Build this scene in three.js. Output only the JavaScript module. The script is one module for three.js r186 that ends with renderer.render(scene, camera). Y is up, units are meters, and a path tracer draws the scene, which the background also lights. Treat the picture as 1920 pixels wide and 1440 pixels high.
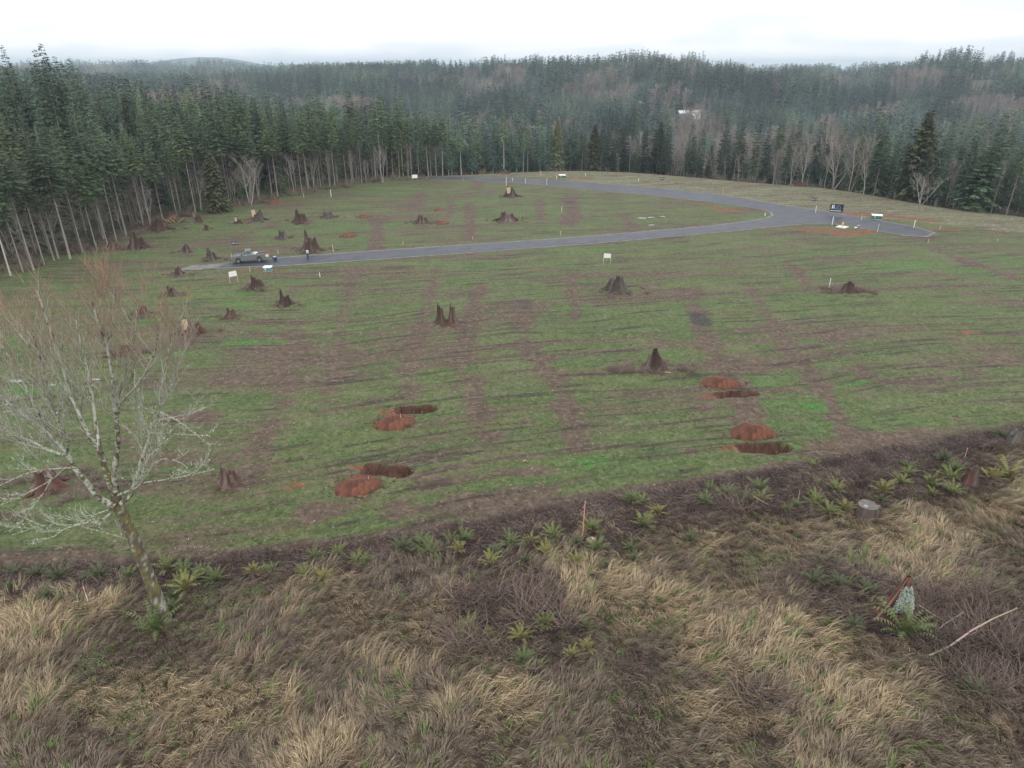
import * as THREE from 'three';
import { mergeGeometries } from 'three/addons/utils/BufferGeometryUtils.js';
import { MarchingCubes } from 'three/addons/objects/MarchingCubes.js';

// ------------------------------------------------------------------ camera, sky, light
const scene = new THREE.Scene();
const FOCAL = 1281, PITCH = 24.9 * Math.PI / 180, EYE = new THREE.Vector3(0, 30, 0);
const camera = new THREE.PerspectiveCamera(2 * Math.atan(720 / FOCAL) * 180 / Math.PI, 4 / 3, 0.5, 14000);
camera.position.copy(EYE);
camera.rotation.set(-PITCH, 0, 0);
const renderer = new THREE.WebGLRenderer({ antialias: true });
renderer.toneMapping = THREE.LinearToneMapping;
renderer.toneMappingExposure = 1.0;
renderer.shadowMap.enabled = true;

// seeded random numbers and value noise
function rng(seed) { let a = seed >>> 0; return () => { a = (a + 0x6d2b79f5) | 0; let t = Math.imul(a ^ (a >>> 15), 1 | a); t = (t + Math.imul(t ^ (t >>> 7), 61 | t)) ^ t; return ((t ^ (t >>> 14)) >>> 0) / 4294967296; }; }
const PERM = new Float32Array(65536); { const r = rng(11); for (let i = 0; i < 65536; i++) PERM[i] = r(); }
function vn(x, y) {
  const ix = Math.floor(x), iy = Math.floor(y), fx = x - ix, fy = y - iy, sx = fx * fx * (3 - 2 * fx), sy = fy * fy * (3 - 2 * fy);
  const h = (a, b) => PERM[(Math.imul(a, 374761393) + Math.imul(b, 668265263) >>> 7) & 65535];
  const a = h(ix, iy), b = h(ix + 1, iy), c = h(ix, iy + 1), d = h(ix + 1, iy + 1);
  return a + (b - a) * sx + (c - a) * sy + (a - b - c + d) * sx * sy;
}
function fbm(x, y, n = 4) { let s = 0, a = 0.5, t = 0; for (let i = 0; i < n; i++) { s += a * vn(x, y); t += a; x = x * 2.03 + 17.1; y = y * 2.03 + 9.7; a *= 0.5; } return s / t; }
const clamp = (x, a = 0, b = 1) => Math.min(b, Math.max(a, x)), lerp = (a, b, t) => a + (b - a) * t;
const sstep = (a, b, x) => { const t = clamp((x - a) / (b - a)); return t * t * (3 - 2 * t); };
const RGB = (r, g, b) => new THREE.Color().setRGB(r, g, b);

// overcast sky: white near the horizon, grey-blue cloud bellies higher up, everywhere the same kind of cloud
{
  const W = 1024, HH = 512, data = new Float32Array(W * HH * 4);
  for (let y = 0; y < HH; y++) {
    const el = ((y + 0.5) / HH - 0.5) * Math.PI, up = Math.max(0, Math.sin(el));
    for (let x = 0; x < W; x++) {
      const az = (x + 0.5) / W * 2 * Math.PI, k = 1 / (up + 0.09);
      const px = Math.cos(az) * k * 1.5, pz = Math.sin(az) * k * 1.5;
      const c = fbm(px + 40, pz + 40, 5), c2 = fbm(px * 0.6 + 9, pz * 0.6 + 3, 4);
      const dark = sstep(0.42, 0.68, c * 0.6 + c2 * 0.4);
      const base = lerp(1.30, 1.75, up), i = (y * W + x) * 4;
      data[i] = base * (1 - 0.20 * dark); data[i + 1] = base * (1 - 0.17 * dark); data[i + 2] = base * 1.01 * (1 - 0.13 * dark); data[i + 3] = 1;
    }
  }
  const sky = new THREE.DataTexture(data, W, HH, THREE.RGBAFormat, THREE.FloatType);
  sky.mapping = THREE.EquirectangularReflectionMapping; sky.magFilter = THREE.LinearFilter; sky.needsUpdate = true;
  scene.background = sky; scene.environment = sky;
}
const sun = new THREE.DirectionalLight(RGB(1, 0.97, 0.92), 1.0);
sun.position.set(60, 160, 40); sun.target.position.set(0, 0, -120); scene.add(sun, sun.target);
sun.castShadow = true; sun.shadow.radius = 40;
Object.assign(sun.shadow.camera, { left: -250, right: 250, top: 250, bottom: -250, near: 1, far: 800 });
scene.fog = new THREE.FogExp2(RGB(0.72, 0.88, 1.0), 0.00019);

// ------------------------------------------------------------------ names, tags, geometry helpers
const taken = new Map();
function numbered(name) { const n = taken.get(name) ?? 0; taken.set(name, n + 1); return n ? name + '_' + String(n).padStart(3, '0') : name; }
function tag(o, label, category, group, kind) { o.userData = { ...o.userData, label, category }; if (group) o.userData.group = group; if (kind) o.userData.kind = kind; return o; }
function thing(name, label, category, pos, turn = 0, group) {
  const g = new THREE.Group(); g.name = numbered(name); scene.add(g); tag(g, label, category, group);
  if (pos) g.position.copy(pos); g.rotation.y = turn; return g;
}
function mesh(name, geo, mat, parent = scene) {
  const m = new THREE.Mesh(geo, mat); m.name = parent === scene ? numbered(name) : name; m.castShadow = m.receiveShadow = true; parent.add(m); return m;
}
function structure(name, geo, mat) { const m = mesh(name, geo, mat); m.userData.kind = 'structure'; return m; }
function place(g, x, y, z, rx = 0, ry = 0, rz = 0, s = 1) {
  const m = new THREE.Matrix4().compose(new THREE.Vector3(x, y, z), new THREE.Quaternion().setFromEuler(new THREE.Euler(rx, ry, rz)), new THREE.Vector3(s, s, s));
  return g.applyMatrix4(m);
}
const box = (w, h, d, x = 0, y = 0, z = 0, rx = 0, ry = 0, rz = 0) => place(new THREE.BoxGeometry(w, h, d), x, y, z, rx, ry, rz);
const cyl = (r1, r2, h, n, x = 0, y = 0, z = 0, rx = 0, ry = 0, rz = 0) => place(new THREE.CylinderGeometry(r1, r2, h, n), x, y, z, rx, ry, rz);
const merge = (list) => mergeGeometries(list.map((g) => { const h = g.index ? g.toNonIndexed() : g; for (const k of Object.keys(h.attributes)) if (!['position', 'normal', 'uv'].includes(k)) h.deleteAttribute(k); return h; }));

class Builder {            // collects triangles with normals and colours
  constructor() { this.p = []; this.n = []; this.c = []; this.i = []; }
  tri(a, b, c, col) {
    const ux = b[0] - a[0], uy = b[1] - a[1], uz = b[2] - a[2], vx = c[0] - a[0], vy = c[1] - a[1], vz = c[2] - a[2];
    let nx = uy * vz - uz * vy, ny = uz * vx - ux * vz, nz = ux * vy - uy * vx; const l = Math.hypot(nx, ny, nz) || 1; nx /= l; ny /= l; nz /= l;
    const k = this.p.length / 3;
    this.p.push(...a, ...b, ...c); this.n.push(nx, ny, nz, nx, ny, nz, nx, ny, nz); this.c.push(...col, ...col, ...col); this.i.push(k, k + 1, k + 2);
  }
  quad(a, b, c, d, col) { this.tri(a, b, c, col); this.tri(a, c, d, col); }
  tube(pts, rad, sides, col) {     // pts: arrays of 3; rad: one per point; col: a colour or one per point
    let nx = 0, ny = 0, nz = 0; const start = this.p.length / 3;
    for (let k = 0; k < pts.length; k++) {
      const a = pts[Math.max(0, k - 1)], b = pts[Math.min(pts.length - 1, k + 1)];
      let tx = b[0] - a[0], ty = b[1] - a[1], tz = b[2] - a[2]; const l = Math.hypot(tx, ty, tz) || 1; tx /= l; ty /= l; tz /= l;
      if (k === 0) { if (Math.abs(ty) < 0.9) { nx = tz; ny = 0; nz = -tx; } else { nx = 1; ny = 0; nz = 0; } }
      const dd = nx * tx + ny * ty + nz * tz; nx -= dd * tx; ny -= dd * ty; nz -= dd * tz; const q = Math.hypot(nx, ny, nz) || 1; nx /= q; ny /= q; nz /= q;
      const bx = ty * nz - tz * ny, by = tz * nx - tx * nz, bz = tx * ny - ty * nx, cc = Array.isArray(col[0]) ? col[k] : col;
      for (let s = 0; s < sides; s++) {
        const w = s / sides * 2 * Math.PI, cw = Math.cos(w), sw = Math.sin(w), dx = nx * cw + bx * sw, dy = ny * cw + by * sw, dz = nz * cw + bz * sw;
        this.p.push(pts[k][0] + dx * rad[k], pts[k][1] + dy * rad[k], pts[k][2] + dz * rad[k]); this.n.push(dx, dy, dz); this.c.push(...cc);
      }
      if (k) for (let s = 0; s < sides; s++) {
        const a0 = start + (k - 1) * sides + s, a1 = start + (k - 1) * sides + (s + 1) % sides, b0 = a0 + sides, b1 = a1 + sides;
        this.i.push(a0, a1, b0, a1, b1, b0);
      }
    }
  }
  geo() {
    const g = new THREE.BufferGeometry();
    g.setAttribute('position', new THREE.Float32BufferAttribute(this.p, 3)); g.setAttribute('normal', new THREE.Float32BufferAttribute(this.n, 3));
    g.setAttribute('color', new THREE.Float32BufferAttribute(this.c, 3)); g.setIndex(this.i); return g;
  }
}
const std = (o) => new THREE.MeshStandardMaterial({ roughness: 0.9, ...o });
const leafMat = std({ color: 0xffffff, vertexColors: true, roughness: 0.75, side: THREE.DoubleSide });
const barkMat = std({ color: 0xffffff, vertexColors: true, roughness: 0.95 });
function dataTex(w, h, fill, srgb = true) {
  const d = new Uint8Array(w * h * 4), o = [0, 0, 0];
  for (let y = 0; y < h; y++) for (let x = 0; x < w; x++) { fill((x + 0.5) / w, (y + 0.5) / h, o, x, y); const i = (y * w + x) * 4; d[i] = clamp(o[0], 0, 255); d[i + 1] = clamp(o[1], 0, 255); d[i + 2] = clamp(o[2], 0, 255); d[i + 3] = 255; }
  const t = new THREE.DataTexture(d, w, h); t.magFilter = THREE.LinearFilter; t.wrapS = t.wrapT = THREE.RepeatWrapping;
  if (srgb) t.colorSpace = THREE.SRGBColorSpace; t.needsUpdate = true; return t;
}

// ------------------------------------------------------------------ the lie of the land (metres; the drone hangs 30 m over the field)
const DEG = 180 / Math.PI;
function table(xs, ys, x) { if (x <= xs[0]) return ys[0]; for (let i = 1; i < xs.length; i++) if (x <= xs[i]) return lerp(ys[i - 1], ys[i], sstep(0, 1, (x - xs[i - 1]) / (xs[i] - xs[i - 1]))); return ys[ys.length - 1]; }
const CREST_AZ = [-60, -34, -24, -14, -7, 6, 22, 34, 45, 60], CREST_R = [260, 255, 245, 212, 217, 229, 213, 190, 178, 170];
const crest = (az) => table(CREST_AZ, CREST_R, az);
const FAR_AZ = [-50, -34, -24, -13, 0, 13, 20, 25, 30, 34, 50];
const FAR_R = [300, 400, 520, 700, 900, 1080, 1400, 1900, 2500, 4000, 9000];
const FAR_H = [
  [-2, -6, -12, -15, -10, -5, -5, 0, 10, 0, -20],
  [-2, -6, -12, -16, -14, -10, -8, 0, 12, 0, -20],
  [-4, -10, -16, -22, -22, -18, -12, -5, 14, 5, -20],
  [-13, -26, -33, -30, -16, -4, 2, -8, 0, -10, -30],
  [-22, -37, -43, -30, -9, 4, -4, -20, -10, -10, -30],
  [-22, -37, -41, -25, 2, 19, 5, -20, -10, -10, -30],
  [-23, -39, -44, -34, -12, -2, -6, -4, 0, -10, -30],
  [-24, -41, -47, -40, -24, -12, -8, 3, 2, -10, -30],
  [-24, -41, -47, -38, -16, 17, 8, 0, 0, -10, -30],
  [-24, -41, -46, -38, -16, 16, 8, 0, 0, -10, -30],
  [-22, -38, -42, -36, -14, 10, 8, 0, 0, -10, -30]];
function H(x, z) {
  const r = Math.hypot(x, z), az = Math.atan2(x, -z) * DEG, r0 = crest(az) - 3;
  if (r <= r0) return 0;
  const row = (k) => table(FAR_AZ, FAR_H.map((h) => h[k]), az);
  if (r <= FAR_R[0]) return row(0) * Math.pow((r - r0) / (FAR_R[0] - r0), 1.3);
  let k = 1; while (k < FAR_R.length - 1 && r > FAR_R[k]) k++;
  const t = clamp((r - FAR_R[k - 1]) / (FAR_R[k] - FAR_R[k - 1])), a = row(k - 1), b = row(k);
  let h = lerp(a, b, lerp(t, sstep(0, 1, t), 0.6));
  h += (fbm(x / 130, z / 130, 3) - 0.5) * 14 * sstep(300, 700, r);
  return h;
}
function look(u, v) { const dx = (u - 960) / FOCAL, dy = (720 - v) / FOCAL, c = Math.cos(PITCH), s = Math.sin(PITCH); return new THREE.Vector3(dx, dy * c - s, -(c + dy * s)); }
function ground(u, v) {         // where on the land the surveyed point of the photograph stands
  const d = look(u, v); let t = 8, step = 1;
  for (; t < 9000; t += step) { const y = EYE.y + d.y * t; if (y < H(d.x * t, d.z * t)) break; step = Math.max(0.5, t * 0.01); }
  let lo = t - step, hi = t; for (let k = 0; k < 24; k++) { const m = (lo + hi) / 2; if (EYE.y + d.y * m < H(d.x * m, d.z * m)) hi = m; else lo = m; }
  return new THREE.Vector3(d.x * hi, H(d.x * hi, d.z * hi), d.z * hi);
}
const mpp = (p) => { const c = Math.cos(PITCH), s = Math.sin(PITCH); return (-p.z * c + (EYE.y - p.y) * s) / FOCAL; };   // metres per photograph pixel at a place
// ------------------------------------------------------------------ field, rough ground, far terrain, roads
const FX0 = -100, FX1 = 140, FZ0 = -30, FZ1 = -250;
const EDGE = [[-60, 1062], [0, 1057], [180, 1052], [420, 1040], [600, 1018], [740, 1002], [900, 970], [1000, 950], [1150, 925], [1300, 900], [1460, 872], [1640, 838], [1790, 812], [1920, 790], [1990, 778]].map(([u, v]) => { const p = ground(u, v + 15); return [p.x, p.z]; });
function edgeZ(x) {
  if (x <= EDGE[0][0]) return EDGE[0][1] + (EDGE[0][0] - x) * 0.1; const n = EDGE.length - 1;
  for (let i = 1; i <= n; i++) if (x <= EDGE[i][0]) return lerp(EDGE[i - 1][1], EDGE[i][1], (x - EDGE[i - 1][0]) / (EDGE[i][0] - EDGE[i - 1][0]));
  return EDGE[n][1] - (x - EDGE[n][0]) * 0.28;
}
// trial pits: trench in the ground (photograph points of its two ends), depth in metres
const PITS = [[735, 772, 803, 766, 0.95, 0.55], [672, 878, 752, 884, 1.05, 0.62], [1335, 742, 1408, 737, 0.9, 0.5], [1378, 841, 1464, 840, 1.05, 0.65]].map(([u0, v0, u1, v1, d, hw]) => ({ a: ground(u0, v0), b: ground(u1, v1), d, hw }));
function pit(x, z, grow = 0) {
  let y = 0;
  for (const p of PITS) {
    const ex = p.b.x - p.a.x, ez = p.b.z - p.a.z, L = Math.hypot(ex, ez), t = ((x - p.a.x) * ex + (z - p.a.z) * ez) / (L * L), q = clamp(t);
    if (t < -0.3 || t > 1.3) continue;
    const d = Math.hypot(x - p.a.x - ex * q, z - p.a.z - ez * q) + (vn(x * 1.3, z * 1.3) - 0.5) * 0.5;
    y = Math.min(y, -p.d * (1 - sstep(p.hw - 0.1 + grow, p.hw + 0.15 + grow, d)) * sstep(-0.02, 0.45, t));
  }
  return y;
}
// masks of what lies on the field, drawn in field coordinates
const MASK = 1024;
function maskCanvas() { const c = document.createElement('canvas'); c.width = c.height = MASK; const g = c.getContext('2d'); g.fillStyle = '#000'; g.fillRect(0, 0, MASK, MASK); g.globalCompositeOperation = 'lighter'; return g; }
const toM = (x, z) => [(x - FX0) / (FX1 - FX0) * MASK, (FZ0 - z) / (FZ0 - FZ1) * MASK];
const MX = MASK / (FX1 - FX0), MZ = MASK / (FZ0 - FZ1);
function dab(g, x, z, rx, rz, rgb, a, turn = 0) {
  const [mx, my] = toM(x, z); g.save(); g.translate(mx, my); g.rotate(turn); g.scale(rx * MX, rz * MZ);
  const gr = g.createRadialGradient(0, 0, 0, 0, 0, 1); gr.addColorStop(0, `rgba(${rgb},${a})`); gr.addColorStop(0.55, `rgba(${rgb},${a * 0.7})`); gr.addColorStop(1, `rgba(${rgb},0)`);
  g.fillStyle = gr; g.fillRect(-1, -1, 2, 2); g.restore();
}
const soil = maskCanvas(), cover = maskCanvas();
{
  const r = rng(5);
  const band = (g, pts, w, rgb, a, jit = 0.6) => {
    const P = pts.map(([u, v]) => ground(u, v));
    for (let i = 1; i < P.length; i++) { const L = P[i].distanceTo(P[i - 1]), n = Math.ceil(L / 0.8); for (let k = 0; k < n; k++) { const q = P[i - 1].clone().lerp(P[i], k / n); dab(g, q.x + (r() - 0.5) * w * jit, q.z + (r() - 0.5), w * (0.5 + r() * 0.7), w * (0.4 + r() * 0.6), rgb, a * (0.3 + r() * 0.9)); } }
  };
  const R = '255,0,0', G = '0,255,0', B = '0,0,255';
  for (const [pts, w, a] of [
    [[[770, 775], [767, 667], [787, 627], [807, 547], [820, 500]], 1.7, 0.22], [[[900, 530], [872, 640], [865, 680], [885, 725], [900, 790], [930, 840]], 1.9, 0.24],
    [[[980, 560], [985, 650], [1035, 700], [1050, 740], [1075, 790], [1090, 850]], 2.0, 0.26], [[[1070, 520], [1075, 560], [1082, 600]], 1.6, 0.2],
    [[[1298, 540], [1307, 613], [1340, 667], [1367, 700], [1407, 773], [1390, 800]], 1.9, 0.3], [[[1478, 490], [1507, 523], [1520, 545]], 1.7, 0.22], [[[1405, 540], [1440, 593], [1490, 670], [1507, 695]], 1.7, 0.22],
    [[[1500, 675], [1540, 733], [1580, 793], [1633, 845]], 1.8, 0.34], [[[1560, 620], [1640, 720]], 1.5, 0.16], [[[1745, 465], [1830, 495], [1920, 527]], 1.8, 0.32],
    [[[707, 405], [705, 475]], 2.6, 0.32], [[[880, 380], [879, 452]], 1.9, 0.3], [[[1010, 370], [1015, 415]], 2.0, 0.3], [[[1070, 365], [1072, 425]], 3.0, 0.3], [[[847, 372], [842, 410]], 1.8, 0.22], [[[790, 360], [775, 395]], 2.4, 0.26], [[[897, 338], [897, 356]], 2.4, 0.25], [[[1170, 400], [1190, 435]], 2.0, 0.24],
    [[[660, 500], [640, 640], [610, 760]], 1.8, 0.12], [[[560, 600], [520, 760], [470, 900]], 2.4, 0.12], [[[300, 780], [420, 780]], 2.5, 0.16], [[[400, 720], [560, 700]], 2.0, 0.1], [[[720, 960], [1020, 930]], 2.2, 0.18], [[[800, 900], [1100, 870]], 2.4, 0.14], [[[500, 420], [560, 405], [640, 410]], 1.6, 0.2], [[[430, 450], [520, 420]], 2.5, 0.18], [[[560, 960], [700, 925]], 2.2, 0.16], [[[1500, 850], [1760, 800]], 2.5, 0.14], [[[1160, 940], [1330, 905]], 1.6, 0.22],
  ]) band(soil, pts, w, R, a);
  // soil along the rough edge and at the forest edge
  for (let x = -60; x < 80; x += 0.7) dab(soil, x, edgeZ(x) - 0.2 - r() * r() * 2.2, 1.4 + r() * 1.5, 0.5 + r() * 0.7, R, 0.2);
  // red subsoil: by the hydrant, along the verges, round the boxes and pits
  for (const [pts, w, a] of [[[[1500, 430], [1580, 434], [1660, 434]], 2.2, 0.26], [[[1560, 440], [1620, 438]], 2.0, 0.2], [[[1585, 400], [1660, 404], [1760, 415]], 2.2, 0.26], [[[1720, 425], [1810, 432]], 2.0, 0.14], [[[930, 346], [1050, 352], [1200, 366], [1330, 386], [1420, 402]], 1.2, 0.2], [[[1330, 388], [1380, 396]], 2.2, 0.26], [[[800, 339], [930, 344]], 1.3, 0.2], [[[440, 508], [540, 508]], 1.2, 0.22], [[[640, 492], [1000, 458]], 0.7, 0.16], [[[600, 474], [900, 455]], 0.8, 0.14], [[[1040, 333], [1110, 335]], 2.2, 0.2], [[[510, 380], [530, 376]], 1.5, 0.3], [[[480, 470], [545, 470]], 1.2, 0.2], [[[400, 392], [420, 390]], 1.3, 0.25], [[[540, 905], [560, 910]], 1.6, 0.2], [[[1780, 620], [1860, 625]], 1.8, 0.10], [[[1640, 620], [1720, 612]], 1.6, 0.09]]) band(soil, pts, w * 1.25, G, a * 2.2);
  for (const p of PITS) for (let k = 0; k < 30; k++) { const q = p.a.clone().lerp(p.b, r() * 1.1 - 0.2); dab(soil, q.x + (r() - 0.5) * 1.5, q.z + (r() - 0.5), 0.9, 0.6, G, 0.16); }
  for (let k = 0; k < 260; k++) { const x = lerp(FX0, 60, r()), z = lerp(-50, -200, r()); dab(soil, x, z, 0.6 + r() * 1.6, 0.4 + r() * 0.9, R, 0.3); }
  // burnt, ashy spots
  for (const [u, v, w, a] of [[980, 572, 1.7, 0.75], [1302, 596, 2.1, 0.95], [1308, 606, 1.6, 0.6], [1075, 383, 3.2, 0.55], [1150, 378, 3.5, 0.3], [1350, 590, 3, 0.15], [1400, 398, 2.4, 0.3], [1830, 428, 3.2, 0.3]]) { const p = ground(u, v); for (let k = 0; k < 8; k++) dab(soil, p.x + (r() - 0.5) * w * 1.4, p.z + (r() - 0.5) * w * 2.6, w * 0.7, w, B, a * 0.3); }
  // cover: red = dull winter stubble beyond the roads, green = wet grey ground, blue = extra lush grass
  cover.globalCompositeOperation = 'lighter'; cover.fillStyle = '#f00'; cover.beginPath();
  [[760, 331], [1000, 332], [1150, 346], [1300, 362], [1440, 382], [1560, 400], [1700, 414], [1800, 424], [1930, 440]].map(([u, v]) => ground(u, v)).concat([new THREE.Vector3(140, 0, -120), new THREE.Vector3(140, 0, -250), new THREE.Vector3(-40, 0, -250)]).forEach((p, i) => cover[i ? 'lineTo' : 'moveTo'](...toM(p.x, p.z)));
  cover.fill();
  for (const [u, v, w, a] of [[30, 700, 3, 0.5], [70, 735, 2.6, 0.5], [110, 690, 2.0, 0.4], [300, 672, 3, 0.4], [190, 720, 3, 0.4], [330, 655, 2.5, 0.35], [180, 650, 2.5, 0.3], [20, 760, 3, 0.4], [90, 790, 2.5, 0.3]]) { const p = ground(u, v); for (let k = 0; k < 7; k++) dab(cover, p.x + (r() - 0.5) * w * 2.4, p.z + (r() - 0.5) * w * 1.2, w * 0.9, w * 0.35, G, a * 0.4); }
  for (let k = 0; k < 150; k++) { const x = lerp(-80, 110, r()), z = lerp(-48, -190, r()); dab(cover, x, z, 2 + r() * 6, 0.8 + r() * 2.2, B, 0.25 + r() * 0.25); }
  for (const [u, v, w] of [[1450, 800, 4], [1500, 760, 3], [1110, 860, 3], [1300, 620, 4], [400, 470, 4], [1800, 440, 5], [880, 500, 5], [1000, 600, 4], [640, 430, 5], [200, 600, 5], [420, 640, 4]]) { const p = ground(u, v); for (let k = 0; k < 6; k++) dab(cover, p.x + (r() - 0.5) * w * 2, p.z + (r() - 0.5) * w, w, w * 0.4, B, 0.25); }
}
const SOIL = soil.getImageData(0, 0, MASK, MASK).data, COVER = cover.getImageData(0, 0, MASK, MASK).data;
function maskAt(d, u, v, c) {
  const x = clamp(u * MASK - 0.5, 0, MASK - 1.01), y = clamp(v * MASK - 0.5, 0, MASK - 1.01), ix = x | 0, iy = y | 0, fx = x - ix, fy = y - iy, i = (iy * MASK + ix) * 4 + c;
  return lerp(lerp(d[i], d[i + 4], fx), lerp(d[i + MASK * 4], d[i + MASK * 4 + 4], fx), fy) / 255;
}
const FT = 2048, bumpRow = new Uint8Array(FT * FT), bare = new Uint8Array(512 * 512);
const mix3 = (o, c, t) => { o[0] += (c[0] - o[0]) * t; o[1] += (c[1] - o[1]) * t; o[2] += (c[2] - o[2]) * t; };
const fieldTex = dataTex(FT, FT, (u, v, o, X, Y) => {
  const x = FX0 + u * (FX1 - FX0), z = FZ0 + v * (FZ1 - FZ0);
  const warp = fbm(x / 22, z / 22, 2), s = z + 0.1 * x + (warp - 0.5) * 5 + 7 * Math.sin(x / 60);
  const streak = fbm(x * 0.07 + 3, s * 0.55, 3), rows = vn(x * 0.16 + 7, s * 1.9), rows2 = vn(x * 0.34, s * 5.2 + 50), patch = fbm(x / 11 + 9, z / 8 + 4, 3), fine = vn(x * 3.1, z * 3.1), grain = PERM[(Math.imul(X, 7919) ^ Math.imul(Y, 104729)) & 65535];
  const br = maskAt(SOIL, u, v, 0), rd = maskAt(SOIL, u, v, 1), ash = maskAt(SOIL, u, v, 2), stub = maskAt(COVER, u, v, 0), wet = maskAt(COVER, u, v, 1), lush = maskAt(COVER, u, v, 2);
  const g = fbm(x / 5 + 31, s / 2.2, 3);
  o[0] = lerp(68, 88, g); o[1] = lerp(86, 93, g); o[2] = lerp(45, 55, g);
  mix3(o, [58, 102, 40], clamp(lush * 1.3) * sstep(0.35, 0.62, g + (fine - 0.5) * 0.4));
  mix3(o, [92, 96, 66], sstep(0.55, 0.75, vn(x / 3, z / 3 + 70)) * 0.4);
  let b = sstep(0.425, 0.67, 0.40 * streak + 0.28 * patch + 0.14 * rows + 0.14 * fine + Math.min(br, 0.6) * 0.75 - lush * 0.12 + 0.01);
  mix3(o, [84, 68, 58], b * 0.92);
  mix3(o, [98, 82, 72], b * sstep(0.6, 0.85, fine) * 0.5);
  const dk = sstep(0.6, 0.84, rows2 * 0.55 + rows * 0.45) * 0.6 + sstep(0.6, 0.9, rows) * 0.16;
  mix3(o, [50, 44, 34], dk * (1 - stub * 0.4));
  if (stub > 0.01) { mix3(o, [100, 98, 76], stub * 0.85); mix3(o, [124, 122, 98], stub * sstep(0.45, 0.75, fine * 0.5 + rows * 0.5) * 0.75); mix3(o, [74, 62, 50], stub * sstep(0.5, 0.72, 0.5 * rows2 + 0.5 * streak) * 0.85); }
  mix3(o, [112, 68, 48], clamp(sstep(0.25, 0.7, rd + (fine - 0.5) * 0.35 + (g - 0.5) * 0.5)) * 0.9);
  mix3(o, [50, 47, 46], clamp(sstep(0.2, 0.75, ash + (fine - 0.5) * 0.4)) * 0.85);
  mix3(o, [128, 124, 122], sstep(0.3, 0.7, wet + (fine - 0.5) * 0.5 + (rows - 0.5) * 0.5) * 0.8);
  const py = pit(x, z, 0.2); if (py < -0.1) mix3(o, [72, 46, 34], 0.95);
  const sp = grain > 0.9965 ? 46 : grain < 0.02 ? -24 : 0, k = (grain - 0.5) * 26 + (fine - 0.5) * 22 + sp;
  o[0] += k; o[1] += k; o[2] += k * 0.9;
  bumpRow[Y * FT + X] = clamp(110 + (rows - 0.5) * 90 + (rows2 - 0.5) * 60 + (fine - 0.5) * 50 + (grain - 0.5) * 40, 0, 255);
  if (!(X & 3) && !(Y & 3)) bare[(Y >> 2) * 512 + (X >> 2)] = clamp(Math.max(b, rd, ash, wet) * 255, 0, 255);
});
const fieldBump = dataTex(FT, FT, (u, v, o, X, Y) => { o[0] = o[1] = o[2] = bumpRow[Y * FT + X]; }, false);
const bareAt = (x, z) => bare[clamp(((FZ0 - z) / (FZ0 - FZ1) * 512) | 0, 0, 511) * 512 + clamp(((x - FX0) / (FX1 - FX0) * 512) | 0, 0, 511)] / 255;
function sheet(xs, zs, height, uv) {
  const nx = xs.length, nz = zs.length, p = new Float32Array(nx * nz * 3), t = new Float32Array(nx * nz * 2), idx = new Uint32Array((nx - 1) * (nz - 1) * 6); let k = 0;
  for (let j = 0; j < nz; j++) for (let i = 0; i < nx; i++) { const q = j * nx + i; p[q * 3] = xs[i]; p[q * 3 + 1] = height(xs[i], zs[j]); p[q * 3 + 2] = zs[j]; const w = uv(xs[i], zs[j]); t[q * 2] = w[0]; t[q * 2 + 1] = w[1]; }
  for (let j = 0; j < nz - 1; j++) for (let i = 0; i < nx - 1; i++) { const a = j * nx + i, b = a + 1, c = a + nx, d = c + 1; idx[k++] = a; idx[k++] = b; idx[k++] = d; idx[k++] = a; idx[k++] = d; idx[k++] = c; }
  const g = new THREE.BufferGeometry(); g.setAttribute('position', new THREE.BufferAttribute(p, 3)); g.setAttribute('uv', new THREE.BufferAttribute(t, 2)); g.setIndex(new THREE.BufferAttribute(idx, 1)); g.computeVertexNormals(); return g;
}
const range = (a, b, step) => { const o = []; for (let x = a; x < b; x += step(x)) o.push(x); o.push(b); return o; };
{
  const xs = range(FX0, FX1, (x) => (x > -30 && x < 50 ? 0.33 : 0.6)), zs = range(-FZ0, -FZ1, (z) => (z < 90 ? 0.3 : z < 130 ? 0.6 : 1)).map((z) => -z);
  const g = sheet(xs, zs, (x, z) => H(x, z) - 0.05 * fbm(x / 1.7, z / 0.9, 2) + (Math.abs(x) < 60 && z > -110 ? pit(x, z) : 0), (x, z) => [(x - FX0) / (FX1 - FX0), (FZ0 - z) / (FZ0 - FZ1)]);
  structure('field', g, std({ map: fieldTex, bumpMap: fieldBump, bumpScale: 0.06, roughness: 0.95 })).userData.label = 'seeded green and brown field with harrow lines';
}
// rough strip in front: berm and hummocks
const roughH = (x, z) => { const d = z - edgeZ(x); return d < -1.2 ? -0.35 - 3 * sstep(-1.2, -3.5, d) : -0.35 + 0.5 * sstep(-1.2, 0.6, d) + 0.35 * sstep(0.5, 3, d) * fbm(x / 2.6, z / 2.6, 3) + 0.12 * fbm(x, z, 2); };
const roughTex = dataTex(1024, 1024, (u, v, o) => {
  const x = -60 + u * 145, z = -4 - v * 66, a = fbm(x / 3, z / 3, 4), b = fbm(x / 0.5 + 40, z / 0.5, 3), c = fbm(x / 7 + 11, z / 5, 3);
  o[0] = lerp(50, 88, a); o[1] = lerp(40, 72, a); o[2] = lerp(35, 56, a);
  mix3(o, [78, 80, 50], sstep(0.5, 0.75, c + (b - 0.5) * 0.3) * 0.5); mix3(o, [112, 94, 66], sstep(0.55, 0.8, b) * 0.5); const k = (b - 0.5) * 40; o[0] += k; o[1] += k; o[2] += k;
});
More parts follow.
